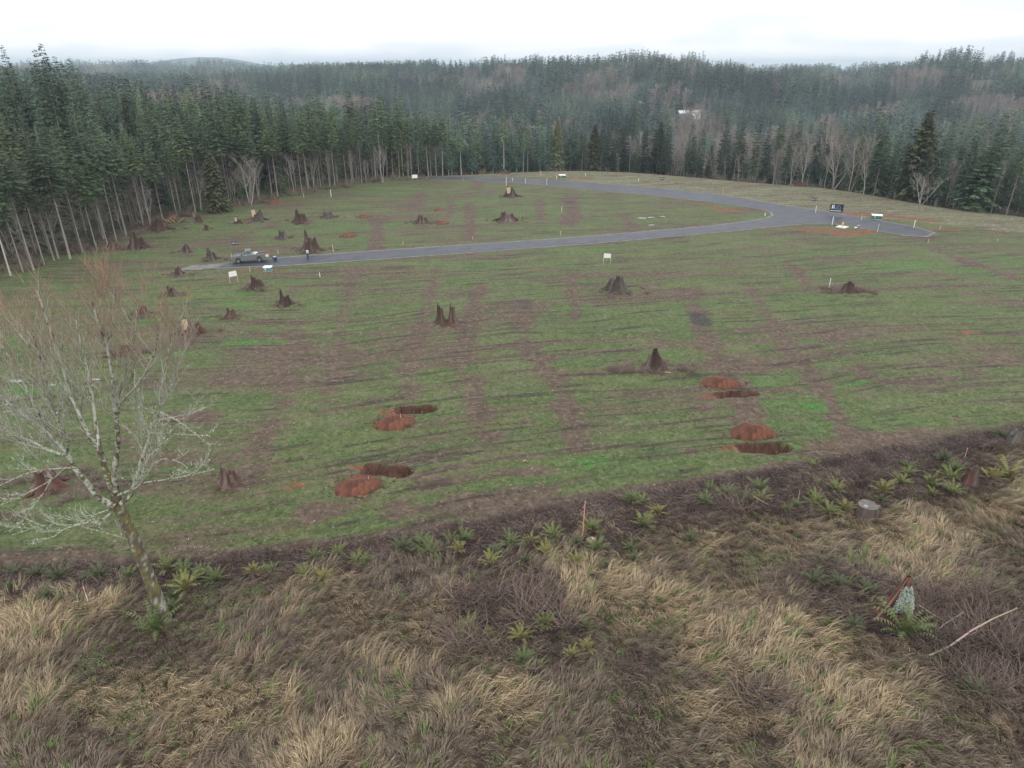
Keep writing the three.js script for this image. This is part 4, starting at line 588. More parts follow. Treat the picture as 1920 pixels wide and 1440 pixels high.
// ------------------------------------------------------------------ the leaning lichen covered tree
{
  const r = rng(2024), foot = ground(315, 1184), zb = foot.z;
  const TP = (u, v, dz = 0) => { const d = look(u, v), t = (zb + dz) / d.z; return new THREE.Vector3(d.x * t - foot.x, EYE.y + d.y * t, d.z * t - zb); };
  const tree = thing('leaning_tree', 'leaning leafless tree with lichen covered branches at the left of the foreground', 'tree', new THREE.Vector3(foot.x, 0, foot.z));
  const woodCol = (p, rad, level = -1) => {
    const n = 0.45 * vn(p[0] * 4.3 + 9, p[1] * 3.7 + p[2] * 4.1) + 0.55 * vn(p[0] * 13 + 9, p[1] * 9 + p[2] * 12), m = vn(p[0] * 9.1, p[1] * 8.3 + p[2] * 9.7 + 40), k = 0.75 + r() * 0.5;
    let c = [0.095, 0.074, 0.055];
    if (level > 0 && p[1] > (level === 2 ? 15 : 18) + m * 3) c = [0.33, 0.225, 0.155];
    else if (rad > 0.2) { if (n > 0.68) c = [0.27, 0.275, 0.235]; else if (m > 0.5) c = [0.13, 0.12, 0.04]; }
    else { if (n > (rad > 0.1 ? 0.52 : level >= 0 ? 0.32 : 0.42)) c = [0.38, 0.39, 0.32]; else if (m > 0.6) c = rad > 0.1 ? [0.13, 0.125, 0.04] : [0.33, 0.31, 0.26]; }
    return c.map((x) => x * k);
  };
  const sm = (pts, n) => new THREE.CatmullRomCurve3(pts).getPoints(n).map((p) => p.toArray());
  const bark = (B, pts, r0, r1, S) => {
    const n = pts.length - 1, rr = pts.map((_, i) => lerp(r0, r1, Math.pow(i / n, 0.8)) * (0.93 + 0.14 * vn(pts[i][1] * 3, i * 0.4))), from = B.p.length; B.tube(pts, rr, S, pts.map(() => [1, 1, 1]));
    for (let i = from; i < B.p.length; i += 3) { const q = woodCol([B.p[i] * 1.4, B.p[i + 1], B.p[i + 2] * 1.4], rr[Math.floor((i - from) / 3 / S)]); B.c[i] = q[0]; B.c[i + 1] = q[1]; B.c[i + 2] = q[2]; }
    return rr;
  };
  { // trunk: ring by ring, each corner with its own patch of bark, moss or lichen
    const path = sm([[317, 1190], [305, 1150], [282, 1088], [260, 1035], [240, 985], [222, 948], [214, 915]].map(([u, v], i) => TP(u, v, -i * 0.06)), 70), B = new Builder(), S = 16, rr = [0.50, 0.36, 0.33, 0.31, 0.30, 0.30, 0.24];
    path.forEach((p, k) => { const t = k / 70 * 6, i = Math.min(5, Math.floor(t)), rad = lerp(rr[i], rr[i + 1], t - i) * (k === 0 ? 1.25 : 1); for (let s = 0; s < S; s++) { const a = s / S * 6.283, q = rad * (1 + 0.10 * (vn(s * 0.9, k * 0.2) - 0.5) + (k < 8 ? 0.2 * Math.max(0, Math.sin(a * 3)) * (1 - k / 8) : 0)); const x = p[0] + Math.cos(a) * q, z = p[2] + Math.sin(a) * q; B.p.push(x, p[1], z); B.n.push(Math.cos(a), 0.1, Math.sin(a)); B.c.push(...woodCol([x * 1.6, p[1] * 1.3, z * 1.6], rad)); } if (k) for (let s = 0; s < S; s++) { const a0 = (k - 1) * S + s, a1 = (k - 1) * S + (s + 1) % S; B.i.push(a0, a0 + S, a1, a1, a0 + S, a1 + S); } });
    mesh('trunk', B.geo(), std({ color: 0xffffff, vertexColors: true, roughness: 0.95 }), tree);
  }
  const LIMBS = [  // surveyed line, radius at both ends, depth at the end, number of side branches
    [[[216, 925], [208, 908], [197, 880], [187, 845], [167, 815], [152, 786], [138, 755], [118, 690], [95, 620], [80, 575], [68, 545]], 0.20, 0.035, -1.2, 17],
    [[[213, 915], [216, 872], [221, 836], [219, 793], [214, 755], [210, 705], [200, 650], [184, 605], [172, 565]], 0.17, 0.03, 1.6, 16],
    [[[219, 780], [226, 740], [236, 695], [250, 640], [256, 592], [260, 560]], 0.10, 0.025, 0.8, 11],
    [[[187, 845], [181, 804], [175, 760], [165, 700], [152, 650], [142, 600]], 0.12, 0.03, -2.6, 13],
    [[[216, 948], [186, 933], [162, 904], [140, 878], [129, 856], [109, 832], [87, 810], [55, 786], [25, 762], [-15, 725], [-50, 670]], 0.17, 0.03, 1.2, 15],
    [[[129, 856], [94, 845], [55, 826], [22, 810], [-30, 785], [-75, 750]], 0.09, 0.025, -1.5, 9],
    [[[140, 878], [122, 878], [61, 885], [5, 908], [-50, 935]], 0.075, 0.015, 1.4, 6],
    [[[125, 850], [127, 828], [118, 804], [103, 773], [88, 720], [72, 660], [55, 610]], 0.095, 0.03, 2.4, 13],
    [[[122, 878], [96, 900], [55, 922], [0, 948]], 0.045, 0.012, -0.8, 4], [[[100, 891], [81, 926], [50, 966], [31, 990]], 0.04, 0.01, 0.6, 3],
    [[[226, 945], [243, 931], [254, 902], [263, 869], [276, 832], [285, 795], [300, 768], [322, 725], [335, 683], [350, 650], [363, 605]], 0.13, 0.02, -1.0, 13],
    [[[222, 928], [236, 923], [258, 913], [271, 891], [277, 861], [296, 840], [322, 818]], 0.085, 0.015, 1.3, 5],
    [[[270, 905], [319, 898], [372, 887], [402, 880]], 0.04, 0.01, 0.4, 4], [[[275, 880], [306, 861], [341, 869], [360, 890]], 0.035, 0.01, -0.8, 4],
    [[[298, 772], [324, 784], [350, 801], [394, 836]], 0.035, 0.01, 1.0, 4], [[[292, 788], [350, 777], [387, 764]], 0.03, 0.01, -1.2, 3], [[[282, 812], [312, 813], [394, 817]], 0.03, 0.01, 0.8, 4],
    [[[240, 750], [270, 764], [324, 784]], 0.035, 0.012, -1.6, 3], [[[300, 768], [302, 720], [320, 650], [340, 590]], 0.055, 0.015, 1.8, 8], [[[222, 760], [262, 715], [290, 660], [300, 600]], 0.07, 0.02, 2.6, 11],
    [[[208, 962], [192, 974], [151, 983], [122, 992], [98, 1007], [62, 1014]], 0.07, 0.012, 0.9, 4], [[[208, 955], [184, 963], [144, 983], [87, 985], [22, 1003]], 0.06, 0.01, -0.7, 5], [[[240, 1012], [212, 1003], [153, 987]], 0.03, 0.008, 0.8, 2],
    [[[152, 786], [130, 740], [95, 690], [52, 645], [20, 605]], 0.08, 0.025, -3.2, 13], [[[87, 810], [60, 750], [30, 690], [-10, 630], [-40, 590]], 0.075, 0.025, -1.4, 12], [[[200, 650], [210, 610], [214, 575], [214, 540]], 0.05, 0.02, 1.2, 9],
  ];
  for (const [pts, r0, r1, dz, side] of LIMBS) {
    const n = pts.length - 1, P = sm(pts.map(([u, v], i) => TP(u, v, dz * i / n)), n * 14), wood = new Builder(), twigs = new Builder(), lich = new Builder();
    const P2 = P, rr = bark(wood, P2, r0, r1, r0 > 0.08 ? 8 : 5);
    const clump = (p, s) => { for (let k = 0; k < 2; k++) { const c = [p[0] + (r() - 0.5) * s, p[1] + (r() - 0.5) * s, p[2] + (r() - 0.5) * s], g = 0.75 + r() * 0.5, col = r() < 0.2 ? [0.30 * g, 0.33 * g, 0.16 * g] : [0.42 * g, 0.46 * g, 0.345 * g], q = s * (0.5 + r() * 0.6), v = [0, 1, 2, 3].map(() => [c[0] + (r() - 0.5) * 2 * q, c[1] + (r() - 0.5) * 2 * q, c[2] + (r() - 0.5) * 2 * q]); lich.tri(v[0], v[1], v[2], col); lich.tri(v[0], v[2], v[3], col); lich.tri(v[0], v[3], v[1], col); lich.tri(v[1], v[3], v[2], col); } };
    const branch = (p, d, L, rad, level) => {
      const m = level === 2 ? 4 : 6, Q = [p], R = [rad]; let q = p, dir = d;
      for (let k = 1; k <= m; k++) { dir = norm3([dir[0] + (r() - 0.5) * 0.16, dir[1] + (dir[1] > -0.1 ? 0.07 : 0.02), dir[2] + (r() - 0.5) * 0.16]); q = addN(q, dir, L / m); Q.push(q); R.push(rad * (1 - 0.7 * k / m)); }
      twigs.tube(Q, R, 3, Q.map((c, i) => woodCol(c, R[i], level)));
      if (q[1] < 17) for (let k = 0; k < (level === 0 ? L * 9 : level === 1 ? L * 4 : 0); k++) if (r() < lerp(1, 0.15, sstep(9, 17, q[1]))) { const t = r() * (m - 0.01), i = Math.floor(t); clump(Q[i].map((c, j) => lerp(c, Q[i + 1][j], t - i)), 0.034 + r() * 0.028); }
      if (level >= 2) return;
      const kids = Math.round((level === 0 ? 7 : 3.4) * Math.sqrt(L));
      for (let k = 0; k < kids; k++) { const t = lerp(0.2, 0.98, (k + r()) / kids) * m, i = Math.min(m - 1, Math.floor(t)), s = Q[i].map((c, j) => lerp(c, Q[i + 1][j], t - i)), a = r() * 6.283, w = 0.34 + r() * 0.34; branch(s, norm3([dir[0] * 0.85 + Math.cos(a) * w, dir[1] * 0.85 + 0.15 + (r() - 0.4) * 0.3, dir[2] * 0.8 + Math.sin(a) * w]), L * (level === 0 ? 0.5 : 0.5) * (0.6 + r() * 0.7), Math.max(0.0095, R[i] * 0.62), level + 1); }
    };
    const N = P.length - 1;
    for (let k = 0; k < side; k++) {
      const t = lerp(r0 > 0.1 ? 0.38 : 0.2, 1, (k + r() * 0.8) / side) * N, i = Math.min(N - 1, Math.floor(t)), s = P[i].map((c, j) => lerp(c, P[i + 1][j], t - i)), along = norm3([P[i + 1][0] - P[i][0], P[i + 1][1] - P[i][1], P[i + 1][2] - P[i][2]]);
      const a = r() * 6.283, up = along[1] > 0.2 ? 0.45 : 0.12, out = 0.4 + r() * 0.4, L = (along[1] > 0.25 ? lerp(2.1, 0.8, t / N) + r() * 1.1 : 0.8 + r() * 1.1) * (r0 < 0.05 ? 0.7 : 1);
      branch(s, norm3([along[0] * 0.6 + Math.cos(a) * out + (s[0] < 0 ? -0.08 : 0.06), along[1] * 0.6 + up, along[2] * 0.6 + Math.sin(a) * out]), L, Math.max(0.014, Math.min(0.028, rr[i] * 0.45)), 0);
    }
    for (let k = 0; k < (r0 > 0.05 ? 90 : 40); k++) { const t = Math.sqrt(r()) * (N - 0.01), i = Math.floor(t), s = P[i].map((c, j) => lerp(c, P[i + 1][j], t - i)); if (s[1] < 17 && s[1] > 6) clump([s[0] + (r() - 0.5) * rr[i] * 2, s[1] + (r() - 0.3) * rr[i], s[2] + rr[i] * (r() - 0.2)], 0.03 + r() * 0.03); }
    const limb = mesh('limb', wood.geo(), barkMat, tree);
    if (twigs.p.length) mesh('twigs', twigs.geo(), barkMat, limb).userData.kind = 'stuff';
    if (lich.p.length) mesh('lichen', lich.geo(), leafMat, limb).userData.kind = 'stuff';
  }
}
// ------------------------------------------------------------------ stumps
const upM = (px, p) => px * mpp(p) / Math.cos(Math.atan2(EYE.y - p.y, Math.hypot(p.x, p.z)));   // height in metres of so many photograph pixels
const weeds = [];
function stumpGeo(seed, h, rb, rt, peaks, col, jag = 0.35) {
  const r = rng(seed), A = 30, T = 9, p = [], c = [], idx = [], flute = Array.from({ length: 40 }, () => r());
  const fl = (a) => { const t = ((a / 6.283 * 13) % 13 + 13) % 13, i = Math.floor(t); return lerp(flute[i], flute[(i + 1) % 13], t - i); };
  const top = (a) => { let m = h * (1 - jag) * (0.6 + 0.4 * fl(a * 1 + 2)); for (const [pa, pw, ph] of peaks) { let d = Math.abs(((a - pa + 9.425) % 6.283) - 3.1416); m = Math.max(m, h * ph * (d < pw ? 1 - 0.18 * (d / pw) ** 2 - 0.34 * fl(a * 3) : Math.max(0, 1 - (d - pw) * 2.6))); } return m; };
  for (let j = 0; j <= T + 3; j++) for (let k = 0; k < A; k++) {
    const a = k / A * 6.283, tp = top(a); let t = Math.min(1, j / T), y = t * tp, R = rt + (rb - rt) * Math.pow(1 - Math.min(1, y / (h * 0.75)), 2.2); R *= 1 + 0.42 * (fl(a) - 0.5) * (1.3 - t * 0.4) + 0.5 * Math.max(0, Math.sin(a * 4 + seed)) * Math.pow(1 - t, 3);
    if (j > T) { const q = (j - T) / 3; R *= 1 - 0.3 - 0.5 * q; y = lerp(tp, h * 0.3, Math.pow(q, 0.7)); if (j === T + 3) R *= 0.05; }
    p.push(Math.cos(a) * R + (r() - 0.5) * 0.03, y - 0.08, Math.sin(a) * R + (r() - 0.5) * 0.03);
    const g = (0.5 + fl(a * 2.7) * 0.8) * (0.75 + r() * 0.5), gr = fl(a * 1.7 + 3) > 0.68 ? 1 : 0; c.push(lerp(col[0], 0.17, gr * 0.6) * g, lerp(col[1], 0.14, gr * 0.6) * g, lerp(col[2], 0.12, gr * 0.6) * g);
  }
  for (let j = 0; j < T + 3; j++) for (let k = 0; k < A; k++) { const a = j * A + k, b = j * A + (k + 1) % A; idx.push(a, a + A, b, b, a + A, b + A); }
  const g = new THREE.BufferGeometry(); g.setAttribute('position', new THREE.Float32BufferAttribute(p, 3)); g.setAttribute('color', new THREE.Float32BufferAttribute(c, 3)); g.setIndex(idx); g.computeVertexNormals(); return g;
}
function rootGeo(seed, a, r0, L, rad, col) { const r = rng(seed), B = new Builder(), pts = [], rr = []; for (let k = 0; k <= 5; k++) { const t = k / 5, d = r0 + L * t, w = a + (r() - 0.5) * 0.25 * t; pts.push([Math.cos(w) * d, lerp(rad * 1.6, -0.1, Math.pow(t, 0.7)), Math.sin(w) * d]); rr.push(rad * (1 - t * 0.8)); } B.tube(pts, rr, 5, pts.map(() => col.map((x) => x * (0.6 + r() * 0.8)))); return B.geo(); }
const ROT = [0.062, 0.034, 0.027], RED = [0.086, 0.038, 0.027], GRB = [0.072, 0.054, 0.045];
const STUMPS = [ // base u, v, base width px, height px, peaks [direction, half width, share of height], colour, weeds, label
  [259, 464, 30, 30, [[1.5, 0.5, 1], [3.5, 0.3, 0.75]], ROT, 4, 'tall flared brown stump at the left forest edge'],
  [349, 471, 18, 14, [[0.8, 0.8, 1]], ROT, 3, 'small brown stump with two crossed sticks left of the pickup'],
  [397, 486, 20, 22, [[3.6, 0.6, 1]], GRB, 6, 'grey brown stump with bleached foot just left of the pickup'],
  [335, 514, 18, 15, [[1, 0.9, 1]], ROT, 5, 'squat stump at the gravel end of the asphalt'],
  [322, 553, 20, 19, [[3.4, 0.5, 1], [1, 0.4, 0.8]], ROT, 4, 'notched stump below the gravel end, nearest to it'],
  [268, 590, 22, 24, [[3.2, 0.6, 1]], RED, 4, 'reddish stump behind the upper twigs of the leaning tree'],
  [434, 594, 20, 19, [[3.3, 0.4, 1], [0.6, 0.5, 0.9]], RED, 4, 'twin toothed reddish stump between road end and leaning tree'],
  [362, 624, 36, 30, [[3.5, 0.6, 1]], RED, 5, 'large red stump with pale hollow face right of the leaning tree crown'],
  [483, 540, 28, 24, [[2.4, 1.0, 1]], ROT, 6, 'dome shaped brown stump below the teal utility box'],
  [535, 571, 22, 27, [[2.8, 0.9, 1]], ROT, 5, 'narrow upright stump right of the dome shaped stump'],
  [388, 430, 12, 10, [[2, 0.5, 1]], ROT, 2, 'tiny dark stump on the grass behind the pickup'],
  [371, 416, 18, 18, [[2.9, 0.6, 1]], ROT, 3, 'dark stump at the forest edge beside the root pile'],
  [447, 418, 13, 11, [[2, 0.8, 1]], ROT, 2, 'small cone shaped brown stump left of the split pale stump'],
  [484, 413, 24, 21, [[0.4, 0.7, 1], [3.2, 0.3, 0.75]], GRB, 3, 'brown stump with a split pale side on its left'],
  [565, 417, 26, 25, [[2.3, 0.35, 1]], ROT, 3, 'pointed stump with wide root flare behind the road'],
  [615, 407, 22, 15, [[3.2, 0.4, 1], [0.5, 0.4, 0.8]], GRB, 5, 'low ragged stump right of the pointed stump'],
  [530, 447, 18, 17, [[2.5, 1.2, 1]], GRB, 3, 'blunt grey stump above the pickup truck bed'],
  [584, 470, 30, 35, [[3.3, 0.5, 1], [0.4, 0.8, 0.66]], ROT, 6, 'tall two peaked stump beside the person on the road'],
  [957, 368, 24, 18, [[2.2, 0.4, 1], [0.9, 0.35, 0.95]], ROT, 3, 'flared stump with pale cleft below the far road'],
  [951, 413, 32, 18, [[2.6, 0.7, 1], [0.6, 0.5, 0.85]], ROT, 4, 'wide dark stump in the middle of the upper field'],
  [792, 417, 22, 16, [[1.8, 0.5, 1]], ROT, 5, 'leaning dark stump beside two small red mounds'],
  [1156, 545, 40, 30, [[1.6, 0.5, 1], [3.6, 0.35, 0.72], [0.2, 0.3, 0.65]], GRB, 6, 'broad crown shaped stump below the white sign board'],
  [1225, 690, 34, 38, [[1.9, 0.7, 1]], ROT, 10, 'tall wedge shaped stump with dry weeds near the middle right'],
  [1588, 546, 26, 20, [[1.8, 1.2, 1], [0.2, 0.2, 0.8]], ROT, 16, 'round dark stump ringed by grey brush on the right field'],
  [430, 905, 34, 34, [[2.2, 0.7, 1], [0.1, 0.4, 0.6]], RED, 6, 'hollow dark red stump with dead twigs right of the leaning trunk'],
  [90, 912, 50, 42, [[1.8, 0.8, 1]], RED, 14, 'brush covered red stump behind the leaning tree trunk on the left'],
  [240, 662, 30, 20, [[1.5, 0.7, 1]], RED, 6, 'wide reddish stump seen through the leaning tree crown'],
  [208, 668, 14, 10, [[1.5, 0.7, 1]], RED, 3, 'small reddish stump left of the wide one behind the crown'],
  [77, 788, 16, 16, [[2, 0.6, 1]], GRB, 3, 'small stump behind the lower left branches of the leaning tree'],
  [446, 384, 18, 15, [[2.6, 0.6, 1]], ROT, 3, 'dark stump at the forest edge where it turns'],
  [1497, 349, 16, 12, [[1.8, 0.8, 1]], RED, 3, 'rusty stump on the far crest of the field'],
  [945, 325, 16, 9, [[1.6, 0.4, 1]], GRB, 5, 'dark stump heap on the crest above the far road'],
  [1534, 341, 12, 7, [[1.6, 0.8, 1]], RED, 3, 'low rusty stump remains at the far crest edge'],
  [788, 333, 14, 9, [[1.6, 0.8, 1]], ROT, 3, 'dark stump beside the far end of the asphalt road'],
  [300, 430, 34, 22, [[1.2, 0.7, 1], [3.4, 0.5, 0.8]], ROT, 6, 'ragged brown stump against the left forest trunks'],
  [214, 466, 22, 16, [[1.6, 0.6, 1]], RED, 5, 'reddish stump tucked into brush at the left forest foot'],
  [1903, 838, 40, 34, [[1.6, 0.9, 1]], [0.10, 0.095, 0.085], 4, 'mossy grey stump at the right picture edge of the rough strip'],
  [1812, 920, 30, 44, [[1.7, 0.9, 1], [3.4, 0.4, 0.8]], RED, 4, 'red rotten stump with pink flagging in the rough strip'],
];
const stumpMat = std({ color: 0xffffff, vertexColors: true, roughness: 0.95, side: THREE.DoubleSide });
{
  const r = rng(515);
  STUMPS.forEach(([u, v, wpx, hpx, peaks, col, wd, label], i) => {
    const p = ground(u, v), m = mpp(p), rb = wpx * m * 0.56, h = upM(hpx, p) * 1.2; p.y = standY(p.x, p.z);
    const g = thing('tree_stump', label, 'stump', p, 0, 'rotten old growth stumps');
    mesh('stump_shell', stumpGeo(i * 7 + 3, h, rb, rb * 0.58, peaks.map(([a, w, q]) => [a, w, q]), col), stumpMat, g);
    const n = 3 + Math.floor(r() * 3); for (let k = 0; k < n; k++) mesh('root', rootGeo(i * 31 + k, k / n * 6.283 + r(), rb * 0.7, rb * (0.5 + r() * 0.9), rb * 0.16, col), stumpMat, g);
    for (let k = 0; k < wd * 3; k++) { const a = r() * 6.283, d = rb * (0.9 + r() * 1.3) * (wd > 9 ? 1.5 : 1); weeds.push({ x: p.x + Math.cos(a) * d * 1.3, y: p.y - 0.03, z: p.z + Math.sin(a) * d * 0.8, s: (0.28 + r() * 0.4) * Math.min(1, rb), turn: r() * 6, v: r() }); }
    if (label.includes('split pale') || label.includes('pale hollow') || label.includes('pale cleft')) { const f = box(rb * 0.5, h * 0.5, 0.12, -rb * 0.25, h * 0.55, rb * 0.62, -0.15, 0.2, 0.12); mesh('pale_splinter', f, std({ color: RGB(0.46, 0.36, 0.26) }), g); }
  });
  // dry weeds trailing from the wedge shaped stump
  for (let k = 0; k < 36; k++) { const p = ground(1140 + r() * 90, 700 - r() * 12); weeds.push({ x: p.x, y: p.y, z: p.z, s: 0.25 + r() * 0.4, turn: r() * 6, v: r() }); }
  for (let k = 0; k < 36; k++) { const p = ground(1535 + r() * 80, 541 + r() * 8); weeds.push({ x: p.x, y: p.y, z: p.z, s: 0.3 + r() * 0.5, turn: r() * 6, v: r() }); }
  const twigPile = [];
  for (const [u, v, du, dv, n] of [[1790, 1170, 90, 45, 46], [1840, 1260, 80, 60, 34], [900, 1130, 30, 20, 12], [885, 1225, 25, 12, 10], [1380, 960, 40, 14, 14], [1010, 1150, 60, 40, 14], [1480, 1120, 60, 30, 12], [1440, 1330, 40, 20, 8]]) for (let k = 0; k < n; k++) { const p = ground(u + (r() - 0.5) * 2 * du, v + (r() - 0.5) * 2 * dv); twigPile.push({ x: p.x, y: standY(p.x, p.z) - 0.05, z: p.z, s: 0.6 + r() * 0.8, turn: r() * 6, v: r() }); }
  instanced('twig_brush', 'grey leafless twig brush beside the stumps in the rough grass', 'brush', bushGeo, barkMat, twigPile, (c, t) => { const k = 0.7 + t.v * 0.9; c.setRGB(k, k * 0.92, k * 0.95); });
  instanced('dry_weeds', 'dry grey brown weeds round the feet of the stumps', 'weeds', bushGeo, barkMat, weeds, (c, t) => { const k = 1.0 + t.v * 0.9; c.setRGB(1.0 * k, 0.98 * k, 1.0 * k); });
  // sawn stumps
  for (const [u, v, wpx, hpx, label, top] of [[1621, 974, 36, 21, 'sawn grey stump with pale lichen on its cut top', [0.13, 0.12, 0.108]], [1108, 1028, 20, 9, 'small freshly sawn stump at the foot of the tall pink pole', [0.45, 0.34, 0.24]]]) {
    const p = ground(u, v), R = wpx * mpp(p) / 2, h = upM(hpx, p); p.y = standY(p.x, p.z); const g = thing('sawn_stump', label, 'stump', p), B = new Builder(), A = 18, q = (a, k) => R * (k ? 1 : 1.2) * (1 + 0.12 * (vn(Math.cos(a) * 2 + u, Math.sin(a) * 2) - 0.5));
    for (let k = 0; k < A; k++) { const a = k / A * 6.283, b = (k + 1) / A * 6.283, s = 0.6 + r() * 0.7; B.quad([Math.cos(a) * q(a), -0.1, Math.sin(a) * q(a)], [Math.cos(a) * q(a, 1), h, Math.sin(a) * q(a, 1)], [Math.cos(b) * q(b, 1), h, Math.sin(b) * q(b, 1)], [Math.cos(b) * q(b), -0.1, Math.sin(b) * q(b)], [0.10 * s, 0.075 * s, 0.065 * s]); }
    mesh('bark', B.geo(), stumpMat, g); const C = new Builder(); for (let k = 0; k < A; k++) { const a = k / A * 6.283, b = (k + 1) / A * 6.283, s = 0.8 + r() * 0.4; C.tri([0, h + 0.012, 0], [Math.cos(b) * q(b, 1) * 0.97, h + 0.012, Math.sin(b) * q(b, 1) * 0.97], [Math.cos(a) * q(a, 1) * 0.97, h + 0.012, Math.sin(a) * q(a, 1) * 0.97], top.map((x) => x * s)); }
    mesh('cut_top', C.geo(), stumpMat, g); if (wpx > 30) { mesh('lichen_patch', place(new THREE.CylinderGeometry(0.13, 0.17, 0.03, 7), -R * 0.35, h + 0.03, R * 0.2), std({ color: RGB(0.27, 0.29, 0.26) }), g); mesh('bark_sliver', box(0.18, h * 0.9, 0.1, R * 0.95, h * 0.6, 0.1, 0, 0, -0.15), std({ color: RGB(0.19, 0.165, 0.145) }), g); }
  }
  // the tall twin spired stump
  {
    const p = ground(838, 606), m = mpp(p), h = upM(38, p), g = thing('tree_stump', 'red brown stump with two separate spires left of the field centre', 'stump', p, 0, 'rotten old growth stumps');
    const spire = (seed, x, hh, R, name) => { const q = mesh(name, stumpGeo(seed, hh, R, R * 0.42, [[1.6, 0.9, 1]], ROT, 0.5), stumpMat, g); q.position.set(x, 0, 0); };
    spire(901, -12 * m, h * 1.1, 12 * m, 'spire'); spire(902, 11 * m, h * 1.15, 11 * m, 'spire'); mesh('low_shell', stumpGeo(903, h * 0.3, 20 * m, 13 * m, [[0.4, 0.5, 1], [3, 0.5, 0.8]], RED, 0.5), stumpMat, g);
    mesh('pale_tip', new THREE.ConeGeometry(2 * m, h * 0.28, 5).translate(-12 * m, h * 0.86, 0), std({ color: RGB(0.34, 0.3, 0.26) }), g);
    for (let k = 0; k < 5; k++) mesh('root', rootGeo(950 + k, 2.4 + k * 0.45, 10 * m, (k === 1 ? 30 : 14) * m, 2.2 * m, k === 1 ? [0.2, 0.15, 0.11] : RED), stumpMat, g);
  }
  // broken pyramid stump with lichen sheet
  {
    const p = ground(1672, 1172); p.y = standY(p.x, p.z); const m = mpp(p), H0 = upM(82, p), g = thing('broken_stump', 'broken pyramid shaped stump sheeted with pale lichen at lower right', 'stump', p);
    const s = (x, y, z) => [x * m, y * H0, z * m], B = new Builder(), r2 = rng(8);
    const apex = [s(4, 1, 0), s(8, 0.94, -6), s(-2, 0.9, -6)], N = 26, prof = (t, k) => { const a = k / N * 6.283, w = lerp(46, 4, Math.pow(t, 0.75)) * (1 + 0.22 * (vn(k * 0.9, t * 3) - 0.5)), lean = lerp(0, 4, t); return s(lean + Math.cos(a) * w * 0.95, t, Math.sin(a) * w * 0.75); };
    for (let j = 0; j < 10; j++) for (let k = 0; k < N; k++) { const t0 = j / 10, t1 = (j + 1) / 10, c = 0.55 + r2() * 0.8, dark = r2() < 0.25; B.quad(prof(t0, k), prof(t1, k), prof(t1, k + 1), prof(t0, k + 1), dark ? [0.05, 0.03, 0.025] : [0.145 * c, 0.06 * c, 0.042 * c]); }
    B.tri(...apex, ROT); mesh('rotten_wood', B.geo(), stumpMat, g);
    const L = new Builder(); for (let j = 0; j < 60; j++) for (let k = 0; k < 34; k++) { const t = lerp(0.24, 0.86, j / 60), a = lerp(0.62, 2.5, k / 34), rag = 0.30 + 0.12 * vn(k * 0.45, 3) + (k > 8 && k < 14 ? -0.1 : 0); if (t < rag || r2() < 0.2 || (k > 20 && k < 22 && r2() < 0.8) || (t > 0.62 && r2() < (t - 0.62) * 4)) continue; const w = lerp(46, 4, Math.pow(t, 0.75)) * 0.98 + 1.2, q = s(lerp(0, 4, t) + Math.cos(a) * w * 0.95, t, Math.sin(a) * w * 0.75 + 1), e = 0.05 + r2() * 0.04, g2 = 0.7 + r2() * 0.6, col = [0.36 * g2, 0.42 * g2, 0.36 * g2], rnd = () => (r2() - 0.5) * e * 2; const v0 = [0, 1, 2, 3].map(() => [q[0] + rnd(), q[1] + rnd(), q[2] + 0.03 + rnd() * 0.5]); L.tri(v0[0], v0[1], v0[2], col); L.tri(v0[0], v0[2], v0[3], col); L.tri(v0[1], v0[3], v0[2], col); }
    mesh('lichen', L.geo(), leafMat, g).userData.kind = 'stuff';
    const slab = new Builder(); slab.tube([s(-52, 0.02, 14), s(-30, 0.36, 12), s(-12, 0.72, 8), s(2, 1.0, 2)], [0.05, 0.06, 0.06, 0.02], 5, [[0.30, 0.21, 0.16], [0.28, 0.17, 0.12], [0.15, 0.08, 0.06], [0.2, 0.12, 0.09]]); mesh('splinter', slab.geo(), stumpMat, g);
    const slab2 = new Builder(); slab2.tube([s(30, 0.45, 10), s(60, 0.25, 12), s(95, 0.06, 14)], [0.03, 0.03, 0.015], 4, [0.28, 0.26, 0.17]); mesh('splinter', slab2.geo(), stumpMat, g);
  }
  // fallen dead branch and sticks
  const branchThing = (name, label, list) => { const p = ground(...list[0][0][0]), g = thing(name, label, 'branch', p); for (const [pts, r0, r1, lifts, col] of list) { const B = new Builder(), n = pts.length - 1, W = pts.map(([u, v], i) => { const q = ground(u, v + (lifts[i] ?? 0)), y = standY(q.x, q.z), d = look(u, v), t = q.z / d.z; return [d.x * t - p.x, Math.max(EYE.y + d.y * t, y + 0.03) - p.y, q.z - p.z]; }); B.tube(W, W.map((_, i) => lerp(r0, r1, i / n)), 5, W.map(() => col.map((c) => c * (0.85 + r() * 0.3)))); mesh('branch', B.geo(), barkMat, g); } };
  branchThing('fallen_branch', 'long pale fallen branch reaching out of the brush at lower right', [
    [[[1740, 1235], [1780, 1212], [1822, 1182], [1862, 1160], [1908, 1140]], 0.07, 0.03, [6, 16, 40, 60, 90], [0.40, 0.34, 0.29]], [[[1738, 1208], [1768, 1172], [1808, 1147]], 0.035, 0.015, [4, 20, 36], [0.32, 0.29, 0.26]], [[[1790, 1205], [1830, 1185], [1836, 1168]], 0.03, 0.012, [8, 30, 40], [0.34, 0.28, 0.25]], [[[1725, 1211], [1800, 1212], [1865, 1215]], 0.025, 0.012, [4, 6, 8], [0.36, 0.24, 0.21]], [[[1852, 1220], [1858, 1200], [1853, 1180]], 0.02, 0.01, [2, 14, 24], [0.33, 0.29, 0.25]]]);
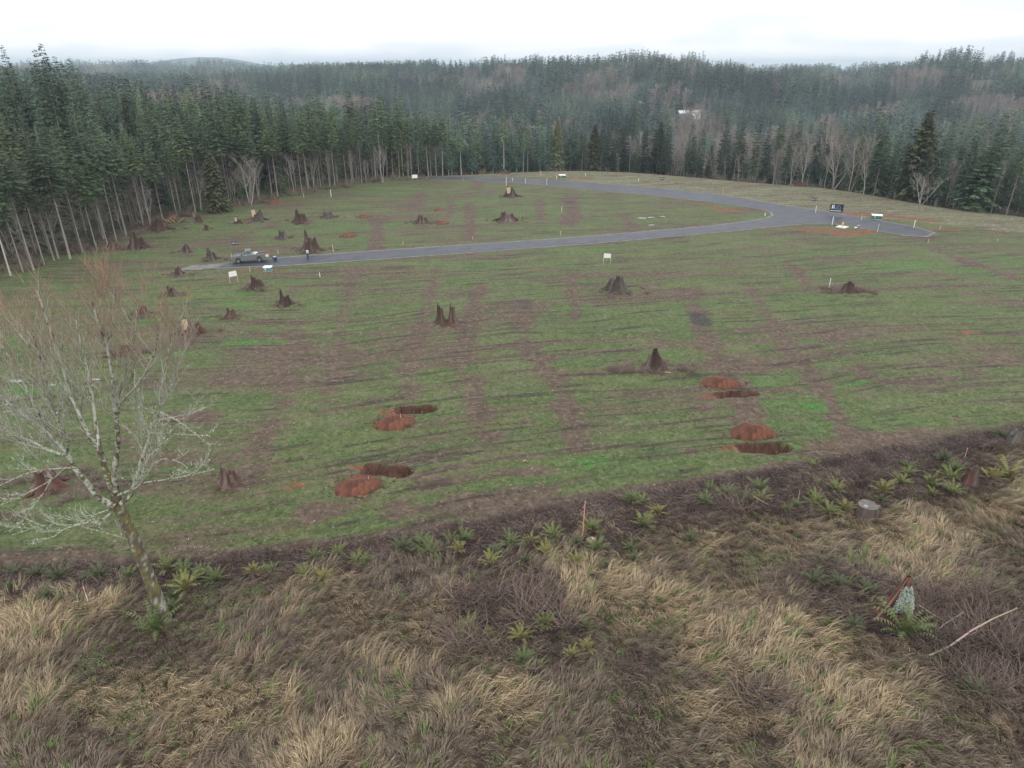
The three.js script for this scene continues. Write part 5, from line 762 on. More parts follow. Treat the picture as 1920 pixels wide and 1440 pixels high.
  branchThing('curled_branch', 'curled orange brown branch between the big fern and the broken stump', [[[[1695, 1188], [1712, 1180], [1722, 1187]], 0.035, 0.02, [4, 16, 6], [0.36, 0.25, 0.18]]]);
  branchThing('pale_stick', 'short pale stick lying in the grass at bottom centre', [[[[1140, 1274], [1148, 1300]], 0.035, 0.02, [12, 3], [0.42, 0.34, 0.28]]]);
  branchThing('thin_stick', 'thin arching dead stem in the central bramble patch', [[[[930, 1140], [938, 1100], [948, 1070], [975, 1050]], 0.025, 0.012, [3, 26, 44, 50], [0.28, 0.2, 0.16]], [[[945, 1105], [975, 1104], [1000, 1122]], 0.02, 0.012, [14, 14, 5], [0.26, 0.2, 0.17]]]);
  branchThing('leaning_pole', 'long tan stick leaning in the brush left of the sawn stump', [[[[1412, 930], [1440, 946], [1478, 966]], 0.035, 0.02, [26, 16, 4], [0.38, 0.28, 0.2]]]);
  branchThing('broken_stick', 'pale upright dead stick left of the sawn stump', [[[[1493, 953], [1497, 935], [1500, 918]], 0.03, 0.02, [2, 18, 34], [0.36, 0.32, 0.3]]]);
  branchThing('bent_stick', 'pale bent stick on the ground right of the leaning trunk', [[[[365, 1158], [372, 1150], [380, 1144]], 0.03, 0.02, [3, 6, 4], [0.42, 0.34, 0.27]]]);
  branchThing('white_stick', 'white stick lying across the grass at the leaning tree foot', [[[[265, 1186], [300, 1187], [350, 1187], [375, 1183]], 0.03, 0.015, [3, 3, 3, 3], [0.42, 0.37, 0.3]]]);
  branchThing('small_log', 'small pale log lying beside the wedge shaped stump', [[[[1246, 698], [1258, 699]], 0.10, 0.08, [1, 1], [0.38, 0.27, 0.18]]]);
  branchThing('field_stick', 'little tan piece of wood alone on the near field', [[[[980, 866], [985, 863], [989, 866]], 0.08, 0.05, [1, 2, 1], [0.36, 0.22, 0.15]]]);
  // root pile at the forest edge
  { const p = ground(322, 418), g = thing('root_pile', 'pile of tan splintered roots at the left forest edge', 'root pile', p, 0); for (let k = 0; k < 11; k++) { const a = r() * 6.283, x = (r() - 0.5) * 3.2, z = (r() - 0.5) * 1.4, L = 1.2 + r() * 1.4, B = new Builder(), d = norm3([Math.cos(a) * 1.2, 0.15 + r() * 0.7, Math.sin(a) * 0.6]); B.tube([[x, 0.05, z], addN([x, 0.05, z], d, L * 0.5), addN([x + 0.1, 0.1, z], d, L)], [0.16, 0.13, 0.05], 5, k % 3 ? [0.30, 0.17, 0.11] : [0.14, 0.08, 0.06]); mesh('root', B.geo(), stumpMat, g); } }
}
// ------------------------------------------------------------------ soil mounds
{
  const soilTex = dataTex(256, 256, (u, v, o, X, Y) => { const a = fbm(u * 9, v * 9, 4), g = PERM[(X * 733 ^ Y * 9127) & 65535]; o[0] = 90 + (a - 0.5) * 80 + (g - 0.5) * 26; o[1] = 54 + (a - 0.5) * 54 + (g - 0.5) * 20; o[2] = 39 + (a - 0.5) * 34 + (g - 0.5) * 18; });
  const crumbs = [], rc = rng(99), mat = std({ map: soilTex, bumpMap: soilTex, bumpScale: 0.05 });
  for (const [u, v, wpx, dm, hm, turn, label] of [[740, 793, 82, 1.35, 0.75, 0.15, 'red soil mound below the left middle trial pit'], [674, 911, 96, 1.5, 0.75, 0.12, 'red soil mound nearest the leaning tree'], [1352, 719, 76, 1.2, 0.85, -0.1, 'red soil mound behind the upper right trial pit'], [1413, 813, 94, 1.25, 1.2, 0, 'tall red soil mound behind the lower right trial pit'],
    [653, 442, 38, 2.0, 0.55, 0, 'red soil mound right of the two peaked stump'], [684, 406, 32, 1.8, 0.5, 0, 'red soil mound in the upper field beyond the pointed stump'], [829, 418, 30, 1.8, 0.5, 0, 'red soil mound just right of the leaning dark stump'], [822, 394, 18, 1.4, 0.45, 0, 'smallest red mound above the leaning dark stump'], [511, 382, 26, 1.5, 0.4, 0, 'flat brown mound near the forest edge'], [516, 375, 16, 1.3, 0.4, 0, 'small orange mound near the forest edge behind the flat one'], [472, 412, 20, 1.3, 0.5, 0, 'red soil heap left of the split pale stump'], [562, 357, 30, 1.6, 0.5, 0, 'low brown mound along the forest edge']]) {
    const p = ground(u, v), rx = wpx * mpp(p) / 2, A = 40, R = 12, pos = [], uv = [], idx = [];
    for (let j = 0; j <= R; j++) for (let k = 0; k < A; k++) { const a = k / A * 6.283, q = j / R, n = 0.82 + 0.36 * vn(Math.cos(a) * 1.5 + u, Math.sin(a) * 1.5 + v), x = Math.cos(a) * rx * q * n, z = Math.sin(a) * dm * q * n; pos.push(x, hm * 0.9 * Math.pow(1 - q * q, 1.05) * (0.8 + 0.4 * vn(x * 1.1 + u, z * 1.1)) + 0.16 * vn(x * 3, z * 3 + u) * (1 - q) - 0.06 + (q > 0.98 ? -0.06 : 0), z); uv.push(x / 3 + u, z / 3); }
    for (let j = 0; j < R; j++) for (let k = 0; k < A; k++) { const a = j * A + k, b = j * A + (k + 1) % A; idx.push(a, b, a + A, b, b + A, a + A); }
    const g = new THREE.BufferGeometry(); g.setAttribute('position', new THREE.Float32BufferAttribute(pos, 3)); g.setAttribute('uv', new THREE.Float32BufferAttribute(uv, 2)); g.setIndex(idx); g.computeVertexNormals();
    const o = mesh('soil_mound', g, mat); o.position.copy(p); o.rotation.y = turn; tag(o, label, 'soil mound', 'soil mounds beside trial pits');
    for (let k = 0; k < wpx * 2.2; k++) { const a = rc() * 6.283, q = 0.75 + rc() * rc() * 0.9, x = p.x + Math.cos(a) * rx * q, z = p.z + Math.sin(a) * dm * q; if (pit(x, z) < -0.05) continue; crumbs.push({ x, y: H(x, z) + (q < 1 ? hm * 0.5 * (1 - q) : 0), z, s: 0.03 + Math.pow(rc(), 4) * 0.10, turn: rc() * 6, v: rc() }); }
  }
  const lump = new THREE.IcosahedronGeometry(1, 0); lump.scale(1.2, 0.6, 0.9);
  instanced('soil_crumbs', 'red soil crumbs scattered round the mounds', 'soil', lump, std({ color: 0xffffff }), crumbs, (c, t) => { const k = 0.5 + t.v * 0.8; c.setRGB(0.11 * k, 0.048 * k, 0.03 * k); });
}
// ------------------------------------------------------------------ pickup, person, signs, stakes, boxes, houses
const paint = (r, g, b, o = {}) => new THREE.MeshPhysicalMaterial({ color: RGB(r, g, b), roughness: 0.5, ...o });
function prism(profile, depth, bevel = 0.03) { const s = new THREE.Shape(profile.map(([x, y]) => new THREE.Vector2(x, y))); return new THREE.ExtrudeGeometry(s, { depth: depth - 2 * bevel, bevelEnabled: true, bevelSize: bevel, bevelThickness: bevel, bevelSegments: 2, curveSegments: 10 }).translate(0, 0, -(depth - 2 * bevel) / 2); }
function solidFrom(q, list) { const B = new Builder(); for (const f of list) { const [a, b, c, d] = f.map((i) => q[i]); d ? B.quad(a, b, c, d, [1, 1, 1]) : B.tri(a, b, c, [1, 1, 1]); } return B.geo(); }
{
  const f = ground(443, 495), b = ground(486, 492), mid = f.clone().lerp(b, 0.5), yaw = Math.atan2(-(f.z - b.z), f.x - b.x);
  mid.z -= 0.85; mid.y = 0.045;
  const t = thing('pickup_truck', 'grey crew cab pickup with lowered tailgate parked on the asphalt', 'pickup', mid, yaw); t.scale.set(0.9, 1.1, 1);
  const body = paint(0.2, 0.22, 0.22, { metalness: 0.4, roughness: 0.32, clearcoat: 1, clearcoatRoughness: 0.08 }), dark = paint(0.02, 0.02, 0.022, { roughness: 0.6 }), glass = paint(0.02, 0.03, 0.035, { roughness: 0.05, clearcoat: 1 }), chrome = paint(0.55, 0.56, 0.57, { metalness: 0.9, roughness: 0.25 });
  const arch = (cx, from, to) => { const o = []; for (let k = 0; k <= 8; k++) { const a = lerp(from, to, k / 8); o.push([cx + Math.cos(a) * 0.52, 0.42 + Math.sin(a) * 0.52]); } return o; };
  mesh('front_body', prism([[2.86, 0.5], [2.88, 0.98], [2.78, 1.1], [2.2, 1.17], [1.3, 1.22], [-0.78, 1.24], [-0.78, 0.46], ...arch(1.85, Math.PI, 0)].map(([x, y]) => [x, Math.max(y, 0.42)]), 1.96, 0.06), body, t);
  for (const s of [1, -1]) { const side = prism([[-0.82, 0.5], [-0.82, 1.24], [-2.94, 1.27], [-2.98, 0.6], ...arch(-1.85, Math.PI, 0)].map(([x, y]) => [x, Math.max(y, 0.42)]), 0.14, 0.03); side.translate(0, 0, s * 0.905); mesh('bed_side', side, body, t); }
  mesh('bed_floor', box(2.12, 0.1, 1.7, -1.9, 0.68, 0), dark, t); mesh('bed_front', box(0.06, 0.6, 1.7, -0.86, 0.95, 0), dark, t);
  mesh('tailgate', box(0.62, 0.07, 1.68, -3.26, 0.74, 0, 0, 0, 0.16), body, t);
  const q = []; for (const s of [1, -1]) q.push([1.34, 1.22, s * 0.92], [0.5, 1.88, s * 0.72], [-0.52, 1.9, s * 0.72], [-0.8, 1.23, s * 0.92]);
  mesh('cab', solidFrom(q, [[0, 1, 2, 3], [4, 7, 6, 5], [0, 4, 5, 1], [1, 5, 6, 2], [2, 6, 7, 3]]), body, t);
  const pane = (name, a, b, c, d, off) => mesh(name, solidFrom([a, b, c, d].map((p) => addN(p, off, 0.012)), [[0, 1, 2, 3]]), glass, t);
  pane('windshield', [1.22, 1.29, 0.82], [0.58, 1.82, 0.68], [0.58, 1.82, -0.68], [1.22, 1.29, -0.82], [0.65, 0.75, 0]); pane('rear_window', [-0.56, 1.8, 0.6], [-0.75, 1.34, 0.74], [-0.75, 1.34, -0.74], [-0.56, 1.8, -0.6], [-0.9, 0.3, 0]);
  for (const s of [1, -1]) { const z = (y) => s * lerp(0.92, 0.72, (y - 1.22) / 0.67); pane('side_window', [1.08, 1.3, z(1.3)], [0.5, 1.78, z(1.78)], [0.32, 1.8, z(1.8)], [0.32, 1.3, z(1.3)], [0, 0.3, s]); pane('side_window', [0.24, 1.3, z(1.3)], [0.24, 1.8, z(1.8)], [-0.46, 1.8, z(1.8)], [-0.66, 1.3, z(1.3)], [0, 0.3, s]); }
  for (const s of [1, -1]) for (const [x0, x1] of [[1.18, 0.3], [0.26, -0.7]]) { const d = mesh('door', box(x0 - x1, 0.62, 0.02, (x0 + x1) / 2, 0.86, s * 0.985), body, t); mesh('handle', box(0.14, 0.035, 0.03, x1 + 0.14, 1.08, s * 1.003), chrome, d); }
  for (const x of [1.85, -1.85]) for (const s of [1, -1]) { const w = mesh('wheel', place(new THREE.TorusGeometry(0.30, 0.115, 10, 26), x, 0.40, s * 0.86), dark, t); const tyre = mesh('rim', cyl(0.24, 0.24, 0.2, 18, x, 0.40, s * 0.88, Math.PI / 2), chrome, w); mesh('hub', cyl(0.07, 0.07, 0.03, 10, x, 0.40, s * 0.995, Math.PI / 2), dark, w); tyre.castShadow = true; }
  mesh('front_bumper', box(0.16, 0.24, 1.9, 2.9, 0.6, 0), chrome, t); mesh('rear_bumper', box(0.14, 0.18, 1.8, -3.02, 0.55, 0), chrome, t); mesh('grille', box(0.06, 0.3, 1.15, 2.9, 0.88, 0), dark, t); mesh('hood_bulge', prism([[2.7, 1.12], [2.2, 1.19], [1.35, 1.24], [1.35, 1.26], [2.2, 1.22], [2.7, 1.15]], 1.0, 0.01), body, t);
  for (const s of [1, -1]) { mesh('headlight', box(0.08, 0.22, 0.34, 2.87, 0.9, s * 0.76), paint(0.75, 0.77, 0.78, { roughness: 0.1 }), t); mesh('taillight', box(0.08, 0.36, 0.16, -2.96, 1.02, s * 0.9), paint(0.5, 0.03, 0.03, { roughness: 0.2 }), t); mesh('mirror', box(0.16, 0.22, 0.2, 1.12, 1.32, s * 1.1), dark, t); }
  // load in the bed
  const at = (x, y, z) => new THREE.Vector3(x * 0.9, y * 1.1, z).applyAxisAngle(new THREE.Vector3(0, 1, 0), yaw).add(mid);
  const w = thing('white_bundle', 'white wrapped bundle lying in the pickup bed behind the cab', 'bundle', at(-1.2, 0.74, 0.35), yaw); { const g = new THREE.SphereGeometry(0.5, 18, 12); const p = g.attributes.position; for (let i = 0; i < p.count; i++) { const k = 0.85 + 0.3 * vn(p.getX(i) * 3 + 4, p.getZ(i) * 3 + p.getY(i) * 2); p.setXYZ(i, p.getX(i) * 0.9 * k, (p.getY(i) + 0.5) * 0.72 * k, p.getZ(i) * 0.95 * k); } g.computeVertexNormals(); mesh('wrapping', g, paint(0.75, 0.74, 0.74, { roughness: 0.7 }), w); mesh('strap', box(0.08, 0.02, 0.9, 0, 0.72, 0), dark, w); }
  const bx = thing('bed_toolbox', 'black toolbox standing in the rear of the pickup bed', 'toolbox', at(-2.1, 0.74, -0.3), yaw); mesh('case', box(1.2, 0.5, 0.8, 0, 0.25, 0), dark, bx); mesh('lid', box(1.24, 0.06, 0.84, 0, 0.53, 0), dark, bx);
}
{ // small cart behind the pickup
  const p = ground(516, 489); p.y = 0.045; const g = thing('hand_cart', 'small dark blue hand cart on the asphalt behind the pickup', 'cart', p, 0.25), blue = paint(0.02, 0.045, 0.12);
  mesh('tub', prism([[-0.42, 0.62], [0.45, 0.62], [0.32, 0.26], [-0.3, 0.26]], 0.62, 0.02), blue, g); mesh('load', place(new THREE.SphereGeometry(0.3, 10, 6), 0, 0.6, 0, 0, 0, 0).scale(1, 0.55, 0.8).translate(0, 0.28, 0), paint(0.4, 0.42, 0.46), g);
  for (const s of [1, -1]) mesh('wheel', place(new THREE.TorusGeometry(0.15, 0.05, 8, 16), 0.05, 0.2, s * 0.33), paint(0.02, 0.02, 0.02), g); mesh('handle', merge([box(0.05, 0.75, 0.04, -0.62, 0.75, 0.22, 0, 0, 0.6), box(0.05, 0.75, 0.04, -0.62, 0.75, -0.22, 0, 0, 0.6), box(0.05, 0.05, 0.48, -0.84, 1.06, 0)]), paint(0.05, 0.05, 0.06), g);
}
{ // person on the road
  const p = ground(578, 486); p.y = 0.045; const g = thing('person', 'person in a pale shirt and blue jeans standing on the road', 'person', p, -0.5);
  const cap = (P, a, b, ra, rb) => { const ax = P[0] - a[0], ay = P[1] - a[1], az = P[2] - a[2], bx = b[0] - a[0], by = b[1] - a[1], bz = b[2] - a[2], h = clamp((ax * bx + ay * by + az * bz) / (bx * bx + by * by + bz * bz)); return Math.hypot(ax - bx * h, ay - by * h, az - bz * h) - lerp(ra, rb, h); };
  const smin = (a, b, k) => { const h = clamp(0.5 + 0.5 * (b - a) / k); return lerp(b, a, h) - k * h * (1 - h); };
  const S = 1.78 / 1.8, bone = { hipL: [0.10, 0.93, 0], hipR: [-0.10, 0.93, 0], kneeL: [0.12, 0.49, 0.03], kneeR: [-0.12, 0.49, 0.02], ankL: [0.13, 0.09, -0.02], ankR: [-0.14, 0.09, -0.02], toeL: [0.15, 0.04, 0.14], toeR: [-0.16, 0.04, 0.14], waist: [0, 1.05, 0], chest: [0, 1.32, 0], neck: [0, 1.50, 0.01], head: [0, 1.65, 0.035], shL: [0.19, 1.43, 0], shR: [-0.19, 1.43, 0], elL: [0.25, 1.15, 0.02], elR: [-0.26, 1.15, 0.02], wrL: [0.12, 1.16, 0.24], wrR: [-0.12, 1.17, 0.24] };
  const legs = (P) => Math.min(smin(cap(P, bone.hipL, bone.kneeL, 0.095, 0.062), cap(P, bone.kneeL, bone.ankL, 0.06, 0.042), 0.04), smin(cap(P, bone.hipR, bone.kneeR, 0.095, 0.062), cap(P, bone.kneeR, bone.ankR, 0.06, 0.042), 0.04));
  const torso = (P) => { const Q = [P[0] * 0.82, P[1], P[2] * 1.15]; return smin(smin(cap(Q, [0, 0.95, 0], bone.waist, 0.14, 0.125), cap(Q, bone.waist, bone.chest, 0.125, 0.155), 0.05), cap(P, bone.shL, bone.shR, 0.07, 0.07), 0.06); };
  const upper = (P) => Math.min(cap(P, bone.shL, bone.elL, 0.058, 0.045), cap(P, bone.shR, bone.elR, 0.058, 0.045)), fore = (P) => Math.min(cap(P, bone.elL, bone.wrL, 0.043, 0.03), cap(P, bone.elR, bone.wrR, 0.043, 0.03));
  const hands = (P) => { let d = 9; for (const s of [1, -1]) { const w = s > 0 ? bone.wrL : bone.wrR; d = Math.min(d, cap(P, w, [w[0] - s * 0.02, w[1] + 0.01, w[2] + 0.07], 0.032, 0.034)); for (let k = 0; k < 4; k++) d = Math.min(d, cap(P, [w[0] - s * 0.02 + (k - 1.5) * 0.018, w[1], w[2] + 0.08], [w[0] - s * 0.05 + (k - 1.5) * 0.018, w[1] - 0.04, w[2] + 0.14 - Math.abs(k - 1.5) * 0.01], 0.011, 0.009)); d = Math.min(d, cap(P, [w[0] + s * 0.02, w[1] + 0.01, w[2] + 0.03], [w[0] + s * 0.01, w[1] + 0.045, w[2] + 0.09], 0.012, 0.01)); } return d; };
  const head = (P) => { const Q = [P[0] * 1.12, P[1], P[2]]; let d = smin(cap(Q, [0, 1.66, 0.01], [0, 1.70, 0.02], 0.095, 0.095), cap(Q, [0, 1.60, 0.05], [0, 1.60, 0.05], 0.06, 0.06), 0.04); d = smin(d, cap(P, [0, 1.66, 0.115], [0, 1.635, 0.13], 0.012, 0.016), 0.015); for (const s of [1, -1]) d = Math.min(d, cap(P, [s * 0.088, 1.67, 0.0], [s * 0.09, 1.64, 0.005], 0.016, 0.014)); return d; };
  const feet = (P) => Math.min(cap(P, bone.ankL, bone.toeL, 0.052, 0.042), cap(P, bone.ankR, bone.toeR, 0.052, 0.042));
  const skin = (P) => smin(smin(smin(smin(legs(P), torso(P), 0.06), smin(upper(P), fore(P), 0.02), 0.03), smin(cap(P, bone.chest, bone.neck, 0.07, 0.055), head(P), 0.04), 0.03), Math.min(hands(P), feet(P)), 0.015);
  const skinMesh = (fn, res, mat, name, parent) => { const mc = new MarchingCubes(res, mat, false, false, 120000), half = 1.0; mc.isolation = 0; const n = mc.size; for (let z = 0; z < n; z++) for (let y = 0; y < n; y++) for (let x = 0; x < n; x++) mc.field[z * n * n + y * n + x] = -fn([(x - n / 2) / (n / 2) * half, (y - n / 2) / (n / 2) * half + 0.92, (z - n / 2) / (n / 2) * half]); mc.update(); const c = mc.count, gg = new THREE.BufferGeometry(), pos = mc.positionArray.slice(0, c * 3); for (let i = 0; i < c; i++) pos[i * 3 + 1] += 0.92; gg.setAttribute('position', new THREE.BufferAttribute(pos, 3)); gg.computeVertexNormals(); return mesh(name, gg, mat, parent); };
  const bodyM = skinMesh(skin, 110, paint(0.42, 0.26, 0.19, { roughness: 0.7 }), 'body', g);
  skinMesh((P) => Math.max(smin(torso(P), upper(P), 0.04) - 0.022, 0.98 - P[1], P[1] - 1.5), 90, paint(0.55, 0.56, 0.58, { roughness: 0.9 }), 'shirt', bodyM);
  skinMesh((P) => Math.max(smin(legs(P), torso(P), 0.06) - 0.02, P[1] - 1.02, 0.08 - P[1]), 90, paint(0.035, 0.07, 0.16, { roughness: 0.9 }), 'jeans', bodyM);
  skinMesh((P) => Math.max(feet(P) - 0.012, P[1] - 0.13), 90, paint(0.05, 0.04, 0.035), 'shoes', bodyM);
  skinMesh((P) => Math.max(head(P) - 0.016, 1.665 - P[1] + P[2] * 0.5), 90, paint(0.16, 0.09, 0.05), 'hair', bodyM);
}
// printed boards
function board(w, h, draw) { const c = document.createElement('canvas'); c.width = 256; c.height = Math.round(256 * h / w); const k = c.getContext('2d'); draw(k, c.width, c.height); const t = new THREE.CanvasTexture(c); t.colorSpace = THREE.SRGBColorSpace; return new THREE.MeshStandardMaterial({ map: t, roughness: 0.6 }); }
const lotFace = (txt) => (k, w, h) => { k.fillStyle = '#1c2638'; k.fillRect(0, 0, w, h); k.fillStyle = '#dfe4ea'; k.font = `bold ${Math.round(h * 0.55)}px sans-serif`; k.textAlign = 'center'; k.textBaseline = 'middle'; k.fillText(txt, w / 2, h * 0.52); };
const bigFace = (k, w, h) => { k.fillStyle = '#1a2436'; k.fillRect(0, 0, w, h); k.fillStyle = '#e8ecf0'; k.font = `bold ${Math.round(h * 0.62)}px serif`; k.textAlign = 'left'; k.textBaseline = 'middle'; k.fillText('R', w * 0.08, h * 0.36); k.strokeStyle = '#9fb0bf'; k.lineWidth = 5; k.beginPath(); k.moveTo(w * 0.45, h * 0.62); k.lineTo(w * 0.45, h * 0.36); k.lineTo(w * 0.6, h * 0.14); k.lineTo(w * 0.78, h * 0.36); k.lineTo(w * 0.78, h * 0.62); k.closePath(); k.stroke(); k.beginPath(); k.arc(w * 0.61, h * 0.48, h * 0.14, 0.4, 5.4); k.stroke(); k.fillStyle = '#e8ecf0'; k.fillRect(w * 0.05, h * 0.80, w * 0.82, h * 0.07); };
const lath = std({ color: RGB(0.55, 0.44, 0.28) }), white = std({ color: RGB(0.78, 0.78, 0.76) }), pinkM = std({ color: RGB(0.72, 0.27, 0.30), roughness: 0.7 });
function sign(u, v, w, h, legs, face, legMat, label, turn = null, spread = 0.44) {
  const p = ground(u, v), g = thing('sign_board', label, 'sign', p, turn ?? Math.atan2(-p.x, -p.z));
  const b = mesh('panel', new THREE.BoxGeometry(w, h, 0.03), [white, white, white, white, face, white], g); b.position.set(0, legs + h / 2, 0.05);
  for (const s of [1, -1]) mesh('leg', box(0.07, legs + h * 0.8, 0.05, s * w * spread, (legs + h * 0.8) / 2, 0, 0, 0, s * 0.02), legMat, g); return g;
}
sign(1138, 494, 1.15, 0.75, 0.95, white, lath, 'white sign board on two yellow legs in the middle of the field', -0.25, 0.52);
sign(439, 530, 1.15, 0.8, 1.0, white, lath, 'white sign board on two yellow legs below the pickup', 0.75, 0.52);
sign(778, 338, 1.5, 1.0, 0.6, white, lath, 'small white sign board at the far end of the road', 0.3, 0.52);
sign(442, 470, 1.25, 0.6, 1.05, board(1.25, 0.6, lotFace('LOT 18')), std({ color: RGB(0.2, 0.17, 0.12) }), 'navy lot sign standing on the grass behind the pickup', 0.15);
sign(1525, 382, 1.3, 0.7, 0.75, board(1.3, 0.7, lotFace('LOT 17')), lath, 'small navy lot sign on yellow legs right of the road bend');
sign(1241, 342, 1.2, 0.7, 0.7, board(1.2, 0.7, lotFace('LOT 3')), std({ color: RGB(0.5, 0.28, 0.2) }), 'small navy sign on reddish legs beyond the far road');
sign(1566, 405, 2.7, 1.75, 0.85, board(2.7, 1.75, bigFace), std({ color: RGB(0.35, 0.24, 0.15) }), 'large navy sale sign with a big letter R at the junction');
// survey laths
const STAKES = [ // u, v of the foot, height px, kind, label
  [1091, 1022, 74, 'pink', 'tall pink pole at the edge of the rough strip'], [170, 1142, 34, 'flag', 'white stake with pink top in the grass left of the leaning tree'], [1804, 872, 26, 'flag', 'stake with pink flagging beside the red rotten stump'],
  [625, 473, 15, 'wood', 'bare lath stake right of the person beside the road'], [522, 477, 9, 'wood', 'short lath above the hand cart'], [435, 489, 14, 'wood', 'lath stake at the nose of the pickup'], [469, 510, 10, 'wood', 'lath stake below the pickup left of the teal box'], [600, 519, 8, 'white', 'short white lath below the road near the person'], [398, 397, 16, 'white', 'white lath at the left forest edge by the root pile'], [621, 369, 13, 'white', 'white lath near the forest edge beyond the upper field'], [570, 371, 8, 'wood', 'short lath at the forest edge left of the white one'],
  [949, 348, 15, 'white', 'tallest white lath in the row below the far road'], [961, 340, 6, 'white', 'short white lath beside the tallest one at the far road'], [985, 344, 9, 'white', 'thin white lath in the middle of the far road row'], [1025, 347, 12, 'white', 'rightmost white lath of the row below the far road'], [1044, 336, 8, 'flag', 'pink tipped lath left of the far green box'], [1014, 330, 10, 'wood', 'lath standing on the crest above the far road'], [868, 339, 5, 'wood', 'tiny marker on the near verge of the far road end'],
  [1355, 365, 12, 'wood', 'lath alone on the dull grass above the road bend'], [1529, 399, 13, 'white', 'white lath at the verge left of the large sale sign'], [1560, 422, 15, 'white', 'white lath at the verge left of the hydrant'], [1615, 413, 12, 'flag', 'pink tipped lath between sale sign and green box'], [1645, 435, 15, 'white', 'white lath at the verge right of the hydrant'], [1713, 427, 14, 'white', 'white lath at the end of the road spur'], [1762, 430, 7, 'flag', 'short orange tipped stake beyond the road spur'], [1554, 542, 20, 'white', 'white lath standing in the brush ring of the right stump'],
  [756, 459, 7, 'wood', 'short lath above the road left of centre'], [886, 449, 6, 'wood', 'small lath just above the road centre'], [1051, 442, 9, 'wood', 'pale stub just above the road in the centre'], [1053, 397, 10, 'wood', 'forked pale stick at the ashy patch of the upper field'], [1434, 405, 6, 'white', 'tiny white lath inside the road bend'], [1740, 455, 6, 'wood', 'small stake in the grass past the road spur'], [1870, 453, 6, 'wood', 'small stake far right in the field beyond the spur'], [1548, 339, 6, 'white', 'short white stake on the crest near the rusty stump'], [1098, 330, 5, 'white', 'tiny white marker on the crest right of the far box'], [1197, 340, 5, 'white', 'small white marker left of the reddish legged sign'], [1253, 320, 7, 'white', 'white post on the crest at the edge of the trees'],
  [752, 792, 8, 'flag', 'tiny pink flag stuck in the left middle mound'], [692, 909, 8, 'flag', 'tiny pink flag stuck in the mound nearest the leaning tree'],
];
for (const [u, v, hp, kind, label] of STAKES) {
  const p = ground(u, v), h = upM(hp, p), m = mpp(p); p.y = standY(p.x, p.z); if (label.includes('stuck in')) p.y += 0.42; const g = thing('survey_stake', label, 'stake', p, u % 3, 'survey stakes'), w = kind === 'pink' ? 0.07 : clamp(m * 1.1, 0.05, 0.13);
  g.rotation.z = Math.sin(u * 1.7) * 0.04; mesh('lath', merge([box(w, h, w * 0.5, 0, h / 2, 0), place(new THREE.ConeGeometry(w * 0.6, 0.12, 4), 0, -0.04, 0, Math.PI)]), kind === 'pink' ? pinkM : kind === 'wood' ? lath : white, g);
  if (kind === 'flag') { mesh('flagging', merge([box(w * 1.25, h * 0.35, w * 0.8, 0, h * 0.82, 0), box(w * 1.6, 0.05, 0.02, w * 0.7, h * 0.8, 0, 0, 0, -0.5)]), pinkM, g); }
  if (kind === 'pink') mesh('ribbon', merge([box(0.03, 0.5, 0.02, 0.12, h * 0.86, 0, 0, 0, 0.4), box(0.03, 0.5, 0.02, 0.34, h * 0.66, 0, 0, 0, 0.5)]), std({ color: RGB(0.45, 0.4, 0.36) }), g);
}
// utility boxes
for (const [u, v, w, h, d, c, label] of [[503, 508, 1.25, 0.75, 1.0, [0.10, 0.24, 0.23], 'teal utility box with white lid below the pickup'], [1643, 411, 2.0, 1.0, 1.4, [0.045, 0.13, 0.10], 'dark green transformer box with white lid right of the sale sign'], [1054, 334, 1.9, 1.0, 1.4, [0.045, 0.13, 0.10], 'green transformer box with white lid beyond the far road']]) {
  const p = ground(u, v), g = thing('utility_box', label, 'utility box', p, u === 1643 ? -0.35 : 0.05), m = paint(...c, { roughness: 0.45 }), S = 0.85;
  mesh('pad', box(w * 1.1, 0.12, d * 1.15, 0, 0.06, 0), std({ color: RGB(0.3, 0.3, 0.28) }), g); mesh('cabinet', prism([[-w / 2, 0.12], [w / 2, 0.12], [w / 2, h * S], [-w / 2, h * S]], d, 0.02), m, g); mesh('lid', box(w * 1.06, 0.1, d * 1.08, 0, h * S + 0.05, 0, 0.05), white, g); mesh('door_seam', box(0.025, h * 0.6, 0.02, 0.1, h * 0.48, d / 2 + 0.006), paint(0.02, 0.05, 0.045), g); mesh('warning_plate', box(0.2, 0.2, 0.012, -w * 0.22, h * 0.55, d / 2 + 0.012), white, g);
}
